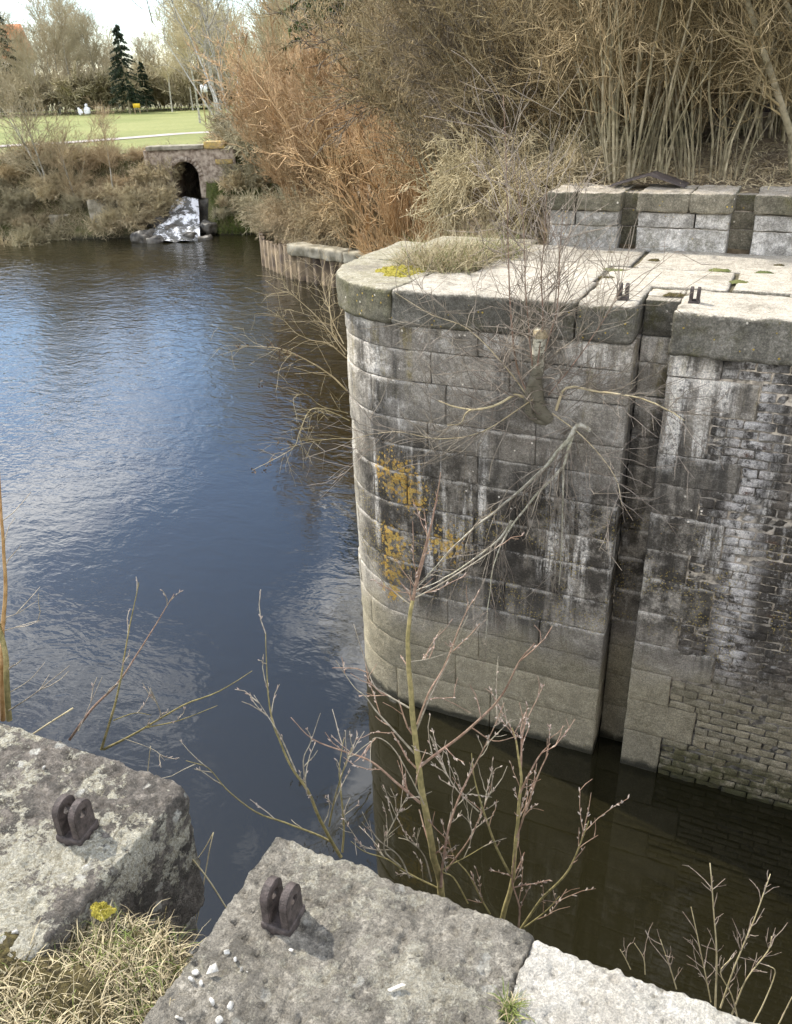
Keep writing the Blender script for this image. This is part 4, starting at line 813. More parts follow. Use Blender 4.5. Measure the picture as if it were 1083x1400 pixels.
# scrub and reeds on the far bank
fb = bush_parts(81, 1.9, 24, 0.016, 0.8, 1.0, 0.8, 200, 1100, 2600, (0.5, 1.1), (0.3, 0.7), (0.15, 0.4), 0.007, 0.02, 0.2)
for k in range(34):
    px = -30+270*(k+rt.uniform(0, 1))/34; py = rt.uniform(245, 305); q = at_d(px, py, 40.3+(300-py)/22); mt = rt.choice((m_brown, m_fartwig, m_fartwig2, m_vine))
    t = bush('bank_scrub', kindof(mt)+' tangled winter scrub on the slope between lawn and water', 'scrub', fb, on_ground(q[0], q[1]), (mt,)*3, 'winter scrub on the far bank', rt.uniform(0, 6), (rt.uniform(.30, .50),)*3)
    for ch in t.children: ch.material_slots[0].link = 'OBJECT'; ch.material_slots[0].material = mt
for px, py, D, s_, mt in ((222, 250, 40.4, .4, m_vine), (302, 262, 39.8, .28, m_fartwig2), (345, 250, 41, .6, m_fartwig2), (360, 225, 42, .9, m_fartwig2), (372, 265, 39, .8, m_fartwig2), (212, 225, 40.6, .42, m_fartwig), (312, 245, 40.2, .3, m_vine), (335, 222, 40.8, .5, m_vine), (205, 300, 40, .6, m_vine), (190, 305, 39.6, .6, m_vine), (170, 305, 39.4, .55, m_vine), (30, 310, 39, .6, m_vine), (5, 305, 39, .7, m_vine), (55, 300, 39.5, .6, m_fartwig2), (350, 200, 45, 1, m_fartwig2), (375, 195, 46, 1.1, m_fartwig2), (340, 205, 44, .6, m_fartwig2)):
    q = at_d(px, py, D); t = bush('bank_scrub', kindof(mt)+' tangled winter scrub on the slope between lawn and water', 'scrub', fb, on_ground(q[0], q[1]), (mt,)*3, 'winter scrub on the far bank', rt.uniform(0, 6), (s_,)*3)
    for ch in t.children: ch.material_slots[0].link = 'OBJECT'; ch.material_slots[0].material = mt
def turf(name, label, pts, n, L_, W_, mat, rngseed=5, up=1.0, spread=0.5, droop=0.4, zoff=0.0, zfix=None):
    rng = np.random.default_rng(rngseed); pts = np.asarray(pts, float); c = pts[rng.integers(0, len(pts), n)]
    O = np.zeros((n, 3)); O[:, :2] = c[:, :2]+rng.normal(0, 1, (n, 2))*c[:, 2:3]; O[:, 2] = (gz(O[:, 0], O[:, 1]) if zfix is None else zfix)+zoff
    keep = O[:, 2] > 0.0; O = O[keep]; n = len(O); D = np.column_stack([rng.normal(0, spread, n), rng.normal(0, spread, n), np.full(n, up)]); D /= np.linalg.norm(D, axis=1, keepdims=True)
    return link(name, mesh_np(name, *blades(O, D, rng.uniform(.4, 1, n)*L_, np.full(n, W_), droop, 4, rng)), mat, kind='stuff', label=label)
bankpts = [(*at_d(px, 300, 40.6)[:2]+FH[:2]*dd, 0.8) for px in range(-20, 240, 12) for dd in (-0.6, 0.6, 1.8, 3.0)]
turf('dry_grass', 'dry straw grass hanging down the far bank to the water', bankpts, 16000, 0.75, 0.011, m_straw, 6, 0.7, 0.7, 0.9)
turf('bank_grass', 'fresh green grass on the bank right of the cascade', [(*cul_w(x, y, 0)[:2], 0.42) for x in (1.5, 2.1, 2.8, 3.5) for y in (-0.6, -1.3, -2.0, -2.7)], 9000, 0.5, 0.010, m_green, 7, 0.8, 0.6, 0.8)
turf('bank_grass', 'green grass fringe between the path and the far bank scrub', [(*D0(x, 41.6), 0.5) for x in np.arange(-22, -4, 1.0)], 9000, 0.22, 0.012, m_green, 8, 0.9, 0.5, 0.5)
turf('leaf_litter', 'dry leaves and dead grass under the thicket behind the upper wall', [(x, y, 0.4) for x in np.arange(-5.5, 1.0, 0.5) for y in (9.6, 10.2, 10.9, 11.6, 12.6)], 12000, 0.16, 0.006, m_vine, 9, 0.35, 0.9, 0.6, 0.01)
turf('dead_grass', 'dead grass and stems over the bank behind the sheet piles', [(*place(px, 290, D)[:2], 0.8) for px, D in ((380, 31.5), (400, 30.5), (430, 29), (460, 28), (490, 27), (520, 25), (540, 22), (575, 19), (610, 16), (640, 12.5))], 14000, 0.55, 0.008, m_vine, 10, 0.6, 0.8, 0.9)
# distant things beyond the lawn
hp = farD(-4, 138); hs_ = thing('house', 'house with bright orange tiled roof behind the trees', 'house', (hp[0], hp[1], hp[2])); hs_.rotation_euler.z = YAW
V, F = box_vf((-4, 0, 0), (4, 7, 7.2)); link('wall', mesh_np('wall', V, F), m_white, hs_)
m_tile = simple('orange_tile', (0.62, 0.20, 0.07), (0.75, 0.30, 0.14), 2, 0.8)
V = np.array([(-4.5, -0.6, 7.1), (4.5, -0.6, 7.1), (4.5, 7.6, 7.1), (-4.5, 7.6, 7.1), (-4.5, 3.5, 11.6), (4.5, 3.5, 11.6)]); link('roof', mesh_np('roof', V, [np.array([(0, 1, 5, 4), (2, 3, 4, 5), (3, 2, 1, 0)]), np.array([(0, 4, 3), (1, 2, 5)])]), m_tile, hs_)
for x in (-3, 0, 3):
    V, F = box_vf((x-.6, -0.06, 4.2), (x+.6, 0.05, 5.8)); link('window', mesh_np('window', V, F), m_iron, hs_)
def ornament(px, D, s_, label, tip):
    p = farD(px, D); t = thing('garden_ornament', label, 'ornament', (p[0], p[1], 3.5)); t.scale = (s_,)*3; t.rotation_euler.y = tip
    V, F = rock_box((-.45, -.3, 0), (.45, .3, 1.0), .12, .28, .05, 2, 5); link('body', mesh_np('body', V, F, True), m_white, t); V, F = rock_box((-.2, -.2, .95), (.2, .2, 1.45), .08, .18, .02, 3, 6); link('top_knob', mesh_np('top_knob', V, F, True), m_white, t)
ornament(117, 110, 0.8, 'upright white garden figure at the far lawn edge', 0.0); ornament(109, 110, 0.6, 'tilted smaller white garden figure beside the upright one', -0.5)
def sign(px, D, z0, w_, h_, label, mat, z1=None):
    p = farD(px, D); t = thing('sign_board', label, 'sign', (p[0], p[1], p[2])); t.rotation_euler.z = YAW
    V, F = box_vf((-w_/2, -.03, z0), (w_/2, .03, z0+h_)); link('panel', mesh_np('panel', V, F), mat, t)
    for x in (-w_*.35, w_*.35): V, F = box_vf((x-.04, .035, 0), (x+.04, .11, z0+h_)); link('post', mesh_np('post', V, F), m_brown, t)
sign(186, 106, 0.7, 0.8, 0.45, 'small yellow sign board beside the conifers', m_yellow); sign(281, 70, 2.2, 0.5, 0.5, 'small white square notice on posts near the birch', m_white)

# ------------------------------------------------------------------ birch stump and cut limb on the far wall
def plant(name, label, cat, stems, mats, twigs=(0, (0.05, 0.15), 0.0008), seed=1, part='stem', group=None, sides=6, buds=0, up=0.1, twig_part='twigs', K=4, ang=(0.4, 0.9), second=0, tip=0.6):
    """stems: list of (list of points, base radius, tip radius, material index)"""
    rng = np.random.default_rng(seed); base = np.asarray(stems[0][0][0]); t = thing(name, label, cat, tuple(base), group); Ps, Rs = [], []
    for q, (pts, r0, r1, mi) in enumerate(stems):
        C, rr, V, F = one_tube(np.asarray(pts)-base, np.linspace(r0, r1, len(pts)), sides, 4, min(r0*0.5, 0.012), seed+q); me = mesh_np(part, V, F, True); link(part, me, mats[mi], t)
        i_ = np.linspace(0, len(C)-1, 8).astype(int); Ps.append(C[i_]); Rs.append(rr[i_])
    if twigs[0]:
        P, R = np.array(Ps), np.array(Rs); a = grow(P, R, twigs[0], (0.12, 1.0), twigs[1], 0.38, ang, up, 0.18, K, rng, twigs[2], tip, 1.0, twigs[2]*3.2); m_ = MB(); m_.add(*tubes(*a, 4))
        if second: c = grow(*a, second, (0.2, 1.0), tuple(0.55*v for v in twigs[1]), 0.6, ang, up, 0.2, 3, rng, twigs[2]*0.8, tip, 1.0, twigs[2]*2); m_.add(*tubes(*c, 3))
        link(twig_part, m_.mesh('twigs'), mats[-2 if buds else -1], t, kind='stuff')
        if buds:
            b = grow(*a, buds, (0.1, 1.0), (0.006, 0.014), 1.0, (0.4, 0.9), 0.2, 0.0, 3, rng, 0.0012); R_ = np.tile(np.array([0.0009, 0.0018, 0.0005]), (buds, 1)); link('buds', mesh_np('buds', *tubes(b[0], R_, 4)), mats[-1], t, kind='stuff')
    return t
def px3(pts, D, slope=0.0):                                 # trace at a distance that drifts along the stem
    n = len(pts); return [at_d(x, y, D+slope*i/(n-1)) for i, (x, y) in enumerate(pts)]
def pw(pts, y0, y1=None):                                   # trace on planes Y = y0 .. y1
    n = len(pts); y1 = y0 if y1 is None else y1; return [at_y(x, y, y0+(y1-y0)*i/max(1, n-1)) for i, (x, y) in enumerate(pts)]
m_wtwig = mat_bark('winter_twig', (0.16, 0.125, 0.095), (0.36, 0.30, 0.235), 5, 0)
st_t = plant('birch_stump', 'cut birch stump with red shoots rooted in a crack of the lock wall', 'stump', [
    (pw([(752, 572), (738, 560), (733, 530), (735, 500), (740, 452)], 6.34, 6.12), 0.062, 0.050, 0),
    (pw([(748, 575), (728, 570), (722, 545), (730, 515)], 6.34, 6.16), 0.045, 0.03, 0),
    (pw([(722, 545), (704, 540), (680, 553), (650, 560), (622, 556), (600, 548)], 6.25, 5.95), 0.0136, 0.0044, 1),
    (pw([(660, 560), (640, 562), (630, 578), (612, 582)], 6.02, 5.9), 0.0087, 0.0033, 1),
    (pw([(760, 560), (775, 530), (820, 536), (865, 542), (905, 556), (935, 575)], 6.28, 5.9), 0.0124, 0.0028, 2),
    (pw([(722, 540), (708, 505), (700, 450), (696, 380), (693, 250), (688, 130)], 6.2, 6.0), 0.0087, 0.0022, 3),
    (pw([(735, 500), (742, 440), (740, 380), (745, 320), (748, 240)], 6.12, 5.95), 0.0068, 0.0017, 3),
    (pw([(745, 480), (762, 420), (765, 350), (770, 290)], 6.1, 5.95), 0.0062, 0.0017, 3),
    (pw([(728, 500), (722, 440), (718, 380), (715, 300), (700, 220)], 6.12, 5.9), 0.0056, 0.0017, 3),
    (pw([(750, 540), (790, 490), (830, 430), (850, 395)], 6.2, 5.95), 0.0050, 0.0017, 3),
    (pw([(720, 540), (690, 500), (640, 450), (590, 430), (540, 400)], 6.2, 5.9), 0.0056, 0.0017, 2),
    (pw([(730, 545), (660, 590), (600, 600), (540, 590), (480, 600)], 6.2, 5.8), 0.0062, 0.0017, 2),
    (pw([(755, 565), (800, 600), (840, 650), (850, 690)], 6.25, 6.0), 0.0050, 0.0017, 2)],
    [m_birch, m_vine, m_vine, m_red_bark, m_wtwig], (330, (0.2, 0.75), 0.0019), 3, 'branch', sides=8, up=0.05, K=6, second=650, ang=(0.4, 1.2))
mc = MB(); C0 = pw([(740, 452)], 6.12)[0]-np.array(pw([(752, 572)], 6.34)[0]); a_ = np.linspace(0, 2*math.pi, 15)[:-1]; V = np.vstack([[C0+(0, 0, 0.008)]]+[[C0+np.array([0.061*math.cos(q), 0.061*math.sin(q), 0.004])] for q in a_]+[[C0+np.array([0.061*math.cos(q), 0.061*math.sin(q), -0.05])] for q in a_]); F3 = np.array([(0, 1+i, 1+(i+1) % 14) for i in range(14)]); F4 = np.array([(1+(i+1) % 14, 1+i, 15+i, 15+(i+1) % 14) for i in range(14)])
m_cut = simple('cut_wood', (0.20, 0.155, 0.09), (0.36, 0.29, 0.18), 50, 0.9); link('cut_top', mesh_np('cut_top', V, [F3, F4]), m_cut, st_t)
m_limb = mat_bark('limb_bark', (0.30, 0.265, 0.19), (0.54, 0.50, 0.40), 40, 0.5)
plant('cut_limb', 'pale cut limb hanging down the lock wall with drooping fine twigs', 'branch', [
    (pw([(806, 590), (790, 582), (770, 610), (740, 645), (700, 680), (660, 712), (620, 748), (575, 798)], 6.24, 5.92), 0.023, 0.0035, 1),
    (pw([(785, 590), (778, 612), (768, 640), (735, 675), (705, 712), (685, 745), (672, 790), (664, 875)], 6.22, 6.0), 0.016, 0.003, 1),
    (pw([(700, 712), (680, 740), (640, 770), (600, 795), (568, 808)], 6.1, 5.95), 0.012, 0.003, 1),
    (pw([(770, 625), (770, 680), (768, 740), (765, 800)], 6.2, 6.15), 0.010, 0.003, 1)],
    [m_birch, m_limb, m_wtwig], (110, (0.2, 0.65), 0.0016), 5, 'branch', sides=7, up=-0.28, K=6, second=200, ang=(0.4, 1.2))
# brambles hanging from the rounded end over the water
def pd(pts, D0_, D1): n = len(pts); return [at_d(x, y, D0_+(D1-D0_)*i/(n-1)) for i, (x, y) in enumerate(pts)]
plant('hanging_bramble', 'tangled leafless stems sprawling from the rounded wall end over the water', 'bramble', [
    (pd([(474, 534), (455, 515), (430, 498), (405, 485), (385, 477), (360, 474), (330, 473)], 8.6, 8.2), 0.0094, 0.0020, 0),
    (pd([(474, 490), (450, 470), (425, 465), (405, 455), (390, 440), (380, 430)], 8.7, 8.5), 0.0066, 0.0015, 0),
    (pd([(474, 480), (455, 455), (452, 430), (445, 405), (440, 380), (446, 350)], 8.7, 9.0), 0.0066, 0.0020, 0),
    (pd([(472, 485), (455, 460), (440, 440), (420, 420), (395, 398), (385, 380)], 8.7, 8.9), 0.0055, 0.0015, 0),
    (pd([(470, 470), (455, 440), (450, 410), (455, 375)], 8.7, 8.9), 0.0060, 0.0020, 0),
    (pd([(478, 575), (450, 562), (425, 560), (410, 590), (403, 610), (380, 625), (345, 643)], 8.4, 8.0), 0.0055, 0.0015, 0),
    (pd([(480, 600), (455, 600), (420, 605), (385, 615)], 8.3, 8.0), 0.0044, 0.0015, 0),
    (pd([(476, 565), (440, 555), (420, 540), (400, 540)], 8.4, 8.2), 0.0039, 0.0015, 0)],
    [m_vine, m_vine], (120, (0.15, 0.5), 0.0011), 8, 'branch', sides=5, up=-0.05, K=6, second=160, ang=(0.4, 1.2))
rl = np.random.default_rng(4); mlv = MB()
for px, py in ((325, 474), (340, 472), (371, 470), (385, 477), (392, 485), (380, 488), (357, 528), (404, 488), (410, 525), (383, 607), (372, 630), (365, 638), (345, 645), (362, 643), (428, 585), (395, 610)):
    for q in range(5):
        c = at_d(px+rl.normal(0, 3), py+rl.normal(0, 3), 8.15+rl.normal(0, .05)); u = rl.normal(size=3); u /= np.linalg.norm(u); v = np.cross(u, rl.normal(size=3)); v /= np.linalg.norm(v); a_ = 0.02
        mlv.add(np.array([c-u*a_, c+v*a_*.5, c+u*a_, c-v*a_*.5+np.array([0, 0, .004])]), np.array([(0, 1, 2, 3)]))
tw_ = bpy.data.objects['hanging_bramble']; me = mlv.mesh('withered_leaves'); o = link('withered_leaves', me, m_deadleaf, tw_, kind='stuff'); o.location = (-tw_.location[0], -tw_.location[1], -tw_.location[2])
# ------------------------------------------------------------------ saplings on the near wall
Dn = 1.52
plant('willow_sapling', 'tall willow sapling with yellow-green stem and red tips rising beside the grey coping stone', 'sapling', [
    (px3([(606, 1232), (597, 1185), (586, 1130), (577, 1080), (572, 1040), (566, 990), (562, 940), (559, 900), (557, 868), (564, 820)], 1.50, 0.12), 0.0098, 0.0044, 0),
    (px3([(564, 822), (570, 790), (580, 755), (590, 715), (597, 680), (603, 645)], 1.62, 0.04), 0.0039, 0.0009, 1),
    (px3([(566, 812), (574, 785), (583, 750), (589, 722)], 1.62, 0.05), 0.0027, 0.0008, 1),
    (px3([(574, 1048), (625, 1010), (665, 975), (690, 945), (710, 905), (731, 880)], 1.55, -0.10), 0.0039, 0.0010, 1),
    (px3([(645, 995), (675, 1013), (705, 1007)], 1.50, -0.04), 0.0017, 0.0008, 1),
    (px3([(575, 1098), (540, 1068), (506, 1041), (470, 1028), (428, 1011), (398, 981)], 1.54, 0.12), 0.0035, 0.0009, 1),
    (px3([(567, 1030), (540, 1000), (517, 975), (500, 952), (484, 939), (459, 903)], 1.56, 0.10), 0.0027, 0.0008, 2),
    (px3([(563, 970), (530, 950), (511, 936), (498, 900), (484, 853)], 1.58, 0.08), 0.0023, 0.0008, 2),
    (px3([(570, 990), (586, 947), (606, 914), (622, 875), (634, 845), (647, 820)], 1.58, 0.06), 0.0025, 0.0008, 1),
    (px3([(569, 1000), (585, 960), (600, 930), (612, 905), (640, 840)], 1.58, -0.10), 0.0022, 0.0008, 2),
    (px3([(563, 820), (600, 800), (640, 775), (680, 748), (690, 735)], 1.62, 0.10), 0.0019, 0.0008, 2),
    (px3([(566, 830), (545, 815), (520, 790), (505, 765), (492, 735)], 1.62, 0.08), 0.0020, 0.0008, 2),
    (px3([(560, 905), (590, 900), (620, 890)], 1.6, 0.08), 0.0016, 0.0008, 2),
    (px3([(580, 1100), (560, 1060), (535, 1020), (510, 1010), (506, 1050)], 1.52, -0.08), 0.0016, 0.0008, 2)],
    [m_green_bark, m_red_bark, m_grey_twig, m_red_bark, m_bud], (46, (0.04, 0.15), 0.0008), 11, sides=8, buds=160, ang=(0.4, 0.9), second=20)
plant('willow_shrub', 'bushy low willow of pinkish budded twigs behind the grey coping stone', 'shrub', [
    (px3([(683, 1268), (695, 1225), (702, 1195), (705, 1150), (710, 1100), (712, 1060), (708, 1020), (701, 995)], 1.46, 0.05), 0.0074, 0.0014, 0),
    (px3([(712, 1060), (713, 1025), (712, 995)], 1.5, 0.02), 0.0027, 0.0010, 1),
    (px3([(711, 1085), (728, 1050), (740, 1030), (752, 1017)], 1.49, -0.05), 0.0027, 0.0010, 1),
    (px3([(706, 1145), (725, 1090), (738, 1055), (750, 1030)], 1.48, 0.05), 0.0027, 0.0010, 1),
    (px3([(700, 1200), (680, 1160), (665, 1120), (655, 1090), (648, 1060), (645, 1030)], 1.47, 0.06), 0.0036, 0.0011, 0),
    (px3([(712, 1270), (740, 1230), (770, 1200), (785, 1175), (795, 1150), (805, 1123)], 1.45, -0.05), 0.0037, 0.0012, 0),
    (px3([(712, 1272), (735, 1255), (752, 1240), (765, 1225)], 1.45, 0.0), 0.0023, 0.0010, 0),
    (px3([(708, 1275), (710, 1240), (700, 1200), (708, 1150)], 1.44, 0.04), 0.0028, 0.0010, 1),
    (px3([(670, 1250), (655, 1225), (640, 1195), (620, 1170), (612, 1140)], 1.47, 0.05), 0.0028, 0.0008, 0)],
    [m_green_bark, m_red_bark, m_red_bark, m_bud], (55, (0.04, 0.14), 0.0008), 12, sides=7, buds=260, ang=(0.35, 0.8), second=25)
plant('willow_shrub', 'thin arching willow twigs crossing between the tall sapling and the pinkish shrub', 'shrub', [
    (px3([(603, 1212), (606, 1180), (612, 1140), (618, 1118), (630, 1085), (646, 1051), (668, 1010), (690, 960)], 1.5, 0.0), 0.0041, 0.0008, 1),
    (px3([(640, 1235), (620, 1200), (605, 1190), (640, 1170), (665, 1155)], 1.5, -0.02), 0.0023, 0.0008, 0),
    (px3([(600, 1215), (560, 1195), (530, 1175), (500, 1165), (480, 1150)], 1.52, 0.04), 0.0031, 0.0008, 0),
    (px3([(548, 1185), (525, 1160), (540, 1120), (556, 1090)], 1.52, 0.02), 0.0023, 0.0008, 2),
    (px3([(560, 1200), (545, 1170), (520, 1150), (505, 1130), (495, 1110)], 1.52, 0.05), 0.0023, 0.0008, 2),
    (px3([(610, 1190), (640, 1150), (655, 1120), (665, 1095), (675, 1060)], 1.5, 0.05), 0.0023, 0.0008, 1),
    (px3([(590, 1205), (580, 1170), (560, 1150), (545, 1145)], 1.5, 0.05), 0.0020, 0.0008, 2),
    (px3([(655, 1110), (625, 1080), (600, 1040), (588, 1028)], 1.52, 0.03), 0.0019, 0.0008, 2)],
    [m_green_bark, m_red_bark, m_grey_twig, m_grey_twig, m_bud], (60, (0.04, 0.13), 0.0008), 13, sides=6, buds=220, ang=(0.35, 0.8), second=25)
plant('willow_shrub', 'small willow with lime-green stems by the corner of the grey coping stone', 'shrub', [
    (px3([(466, 1172), (445, 1135), (420, 1080), (400, 1050), (385, 1020), (372, 980), (365, 930), (363, 865)], 1.60, 0.10), 0.0051, 0.0009, 0),
    (px3([(455, 1152), (430, 1140), (390, 1125), (350, 1110), (310, 1080), (285, 1050), (255, 1040)], 1.62, 0.06), 0.0036, 0.0008, 0),
    (px3([(468, 1165), (470, 1130), (466, 1080), (464, 1050), (470, 1010)], 1.60, 0.06), 0.0030, 0.0008, 0),
    (px3([(450, 1130), (458, 1090), (470, 1050), (482, 1020)], 1.60, -0.04), 0.0028, 0.0008, 0),
    (px3([(405, 1055), (385, 1010), (370, 985), (347, 950)], 1.64, 0.04), 0.0020, 0.0008, 1),
    (px3([(420, 1085), (415, 1040), (425, 1015), (438, 975)], 1.62, 0.03), 0.0019, 0.0008, 1)],
    [m_green_bark, m_grey_twig, m_grey_twig, m_bud], (36, (0.04, 0.12), 0.0009), 14, sides=6, buds=90, ang=(0.35, 0.8))
plant('willow_shrub', 'few long budding shoots fanning out past the lichen-spotted coping stone', 'shrub', [
    (px3([(95, 1012), (125, 970), (160, 935), (190, 890), (215, 850), (238, 812)], 1.96, 0.12), 0.0043, 0.0011, 1),
    (px3([(138, 1025), (155, 970), (165, 930), (175, 870), (190, 797)], 1.90, 0.12), 0.0043, 0.0011, 0),
    (px3([(142, 1025), (190, 1000), (250, 965), (300, 945), (345, 917)], 1.90, 0.05), 0.0041, 0.0010, 0),
    (px3([(200, 995), (245, 985), (297, 965)], 1.91, 0.02), 0.0022, 0.0008, 0),
    (px3([(222, 980), (212, 955), (205, 940)], 1.91, 0.0), 0.0019, 0.0008, 2),
    (px3([(155, 985), (185, 975), (207, 978)], 1.90, 0.03), 0.0020, 0.0008, 0),
    (px3([(107, 1000), (120, 970), (140, 925)], 1.92, 0.1), 0.0019, 0.0008, 2),
    (px3([(170, 1010), (210, 1025), (225, 1040)], 1.88, -0.05), 0.0016, 0.0008, 2)],
    [m_green_bark, m_red_bark, m_grey_twig, m_grey_twig, m_bud], (16, (0.03, 0.10), 0.0010), 15, sides=6, buds=70, ang=(0.3, 0.7))
plant('willow_shoot', 'upright orange-barked shoot at the far end of the lichen-spotted stone', 'sapling', [
    (px3([(4, 985), (2, 930), (4, 860), (7, 800), (6, 760), (1, 690), (-4, 620)], 2.1, 0.1), 0.0078, 0.0034, 0),
    (px3([(12, 985), (9, 930), (6, 890), (-4, 850)], 2.08, 0.05), 0.0094, 0.0076, 1),
    (px3([(12, 972), (45, 950), (70, 930), (95, 910)], 2.06, 0.05), 0.0025, 0.0010, 2),
    (px3([(6, 845), (25, 838), (50, 822)], 2.14, 0.05), 0.0017, 0.0008, 2),
    (px3([(6, 862), (30, 855), (55, 848)], 2.14, -0.05), 0.0016, 0.0008, 2),
    (px3([(8, 950), (40, 930), (62, 905)], 2.1, 0.06), 0.0016, 0.0008, 2)],
    [m_orange_bark, m_green_bark, m_grey_twig, m_grey_twig], (14, (0.04, 0.12), 0.001), 16, sides=7)
plant('dry_stalks', 'whitish dead stalks standing beyond the pale limestone coping', 'dead plant', [
    (px3([(978, 1378), (980, 1320), (977, 1260), (971, 1180)], 1.36, 0.03), 0.0026, 0.0013, 0),
    (px3([(985, 1378), (1005, 1320), (1030, 1260), (1053, 1195)], 1.36, 0.0), 0.0024, 0.0011, 0),
    (px3([(972, 1370), (960, 1310), (945, 1240)], 1.36, 0.05), 0.0018, 0.001, 0),
    (px3([(1000, 1390), (1020, 1340), (1050, 1300), (1055, 1280)], 1.34, 0.03), 0.0022, 0.001, 0),
    (px3([(925, 1352), (915, 1320), (903, 1285)], 1.38, 0.0), 0.0018, 0.001, 0),
    (px3([(882, 1332), (880, 1310), (868, 1290)], 1.40, 0.0), 0.0016, 0.001, 0),
    (px3([(862, 1325), (855, 1310), (848, 1298)], 1.40, 0.0), 0.0014, 0.0009, 0),
    (px3([(1030, 1400), (1045, 1370), (1060, 1330), (1050, 1320)], 1.33, 0.03), 0.002, 0.001, 0),
    (px3([(1010, 1400), (1000, 1360), (985, 1330), (1000, 1310)], 1.35, 0.03), 0.002, 0.001, 0),
    (px3([(1060, 1410), (1075, 1380), (1090, 1350)], 1.32, 0.0), 0.002, 0.001, 0)],
    [m_straw2, m_bud], (80, (0.02, 0.08), 0.0006), 17, sides=5, ang=(0.2, 0.7), second=60)
# ------------------------------------------------------------------ tufts, moss, pebbles on the near stones
def tuft(name, label, cx, cy, rx, ry, n, L_, W_, mats, seed, z=4.37, spread=0.6, droop=0.8, lean=(0, 0)):
    rng = np.random.default_rng(seed); t = thing(name, label, 'grass', (cx, cy, z))
    for q, (mt, fr) in enumerate(mats):
        k = int(n*fr); a = rng.uniform(0, 6.28, k); r = np.sqrt(rng.uniform(0, 1, k)); O = np.column_stack([rx*r*np.cos(a), ry*r*np.sin(a), np.full(k, -0.01)+0.03*(1-r)])
        D = np.column_stack([rng.normal(lean[0], spread, k), rng.normal(lean[1], spread, k), np.ones(k)*0.8]); D /= np.linalg.norm(D, axis=1, keepdims=True)
        link('blades', mesh_np('blades', *blades(O, D, rng.uniform(.3, 1, k)*L_, W_*rng.uniform(0.55, 1.7, k), droop, 5, rng)), mt, t, kind='stuff')
    return t
tuft('grass_tuft', 'big dry straw-coloured grass tuft filling the slot between the near stones', -0.98, 0.70, 0.16, 0.11, 3400, 0.115, 0.0010, ((m_straw, .42), (m_straw2, .16), (m_green, .18), (m_mossd, .24)), 21, 4.335, 1.1, 1.4)
tuft('grass_tuft', 'dry grass spilling over brown moss at the foot of the lichen-spotted stone', -1.10, 0.52, 0.27, 0.13, 4600, 0.12, 0.0010, ((m_straw, .42), (m_straw2, .22), (m_green, .06), (m_mossd, .30)), 22, 4.38, 1.2, 1.6)
tuft('grass_tuft', 'small green tuft in the joint between the grey and pale coping stones', -0.245, 0.925, 0.02, 0.025, 160, 0.06, 0.0012, ((m_green, .7), (m_straw, .3)), 23, 4.37)
tuft('grass_tuft', 'dry straw grass clump on the rounded far coping behind yellow moss', -2.95, 7.35, 0.42, 0.36, 3000, 0.40, 0.0028, ((m_straw, .5), (m_straw2, .35), (m_green, .15)), 24, 4.36)
tuft('grass_tuft', 'dry grass clump at the back edge of the rounded far coping', -2.7, 7.9, 0.35, 0.4, 1500, 0.35, 0.003, ((m_straw, .7), (m_green, .3)), 25, 4.36)
def stalks(label, lines, mat, seed): return plant('dry_stalks', label, 'dead plant', [(px3(l, D, s_), r0, r1, 0) for l, D, s_, r0, r1 in lines], [mat], (0, (0, 0), 0), seed, sides=5)
stalks('bleached grass stalks leaning across the slot between the two lugs', [([(356, 1312), (330, 1275), (290, 1210), (248, 1155)], 1.44, 0.06, .0016, .0024), ([(262, 1290), (275, 1230), (285, 1170), (292, 1138)], 1.50, 0.04, .0016, .0012), ([(292, 1138), (280, 1160), (262, 1185)], 1.54, .02, .0012, .001), ([(258, 1280), (268, 1250), (270, 1225)], 1.50, .03, .0016, .001), ([(270, 1300), (320, 1288), (372, 1278), (400, 1262)], 1.46, 0.0, .0016, .001), ([(290, 1350), (320, 1358), (350, 1385)], 1.38, -.02, .0012, .0008)], m_straw2, 31)
stalks('thin straw stalks rising from the tuft in front of the lichen-spotted stone', [([(120, 1290), (95, 1220), (75, 1150), (60, 1100)], 1.47, 0.08, .001, .0007), ([(190, 1250), (188, 1200), (180, 1150), (168, 1090)], 1.52, .05, .0012, .0008), ([(205, 1260), (208, 1225), (220, 1175)], 1.52, .05, .0014, .0009), ([(232, 1270), (238, 1230), (245, 1190)], 1.5, .05, .0016, .0011), ([(192, 1260), (194, 1200), (196, 1140)], 1.52, .05, .0012, .0008), ([(150, 1250), (150, 1215), (130, 1195)], 1.5, .02, .001, .0007), ([(225, 1290), (200, 1240), (160, 1200)], 1.48, .05, .001, .0007), ([(0, 1035), (50, 1000), (100, 968)], 1.88, .08, .0022, .0028), ([(202, 1055), (204, 1035), (206, 1020)], 1.8, .0, .0012, .001)], m_straw2, 32)
def moss(name, label, c, rx, ry, h, mat, seed, n=60):
    A, B = np.meshgrid(np.linspace(-1, 1, n), np.linspace(-1, 1, n), indexing='ij'); r = np.hypot(A, B); P = np.stack([A.ravel()*rx, B.ravel()*ry, A.ravel()*0+seed], 1)
    nz_ = fbm(P, 2.2/rx, 4, .6, seed).reshape(A.shape); fine = fbm(P, 14/rx, 3, .6, seed+3).reshape(A.shape); Z = h*(1-r*r*1.5+nz_*1.3)+fine*h*0.9; i = np.arange(A.size).reshape(A.shape); F = np.stack([i[:-1, :-1], i[1:, :-1], i[1:, 1:], i[:-1, 1:]], -1).reshape(-1, 4)
    F = F[(Z.ravel()[F] > -h*0.4).any(1)]; o = link(name, mesh_np(name, np.stack([A.ravel()*rx, B.ravel()*ry, Z.ravel()], 1), F, True), mat, label=label, cat='moss'); o.location = c; return o
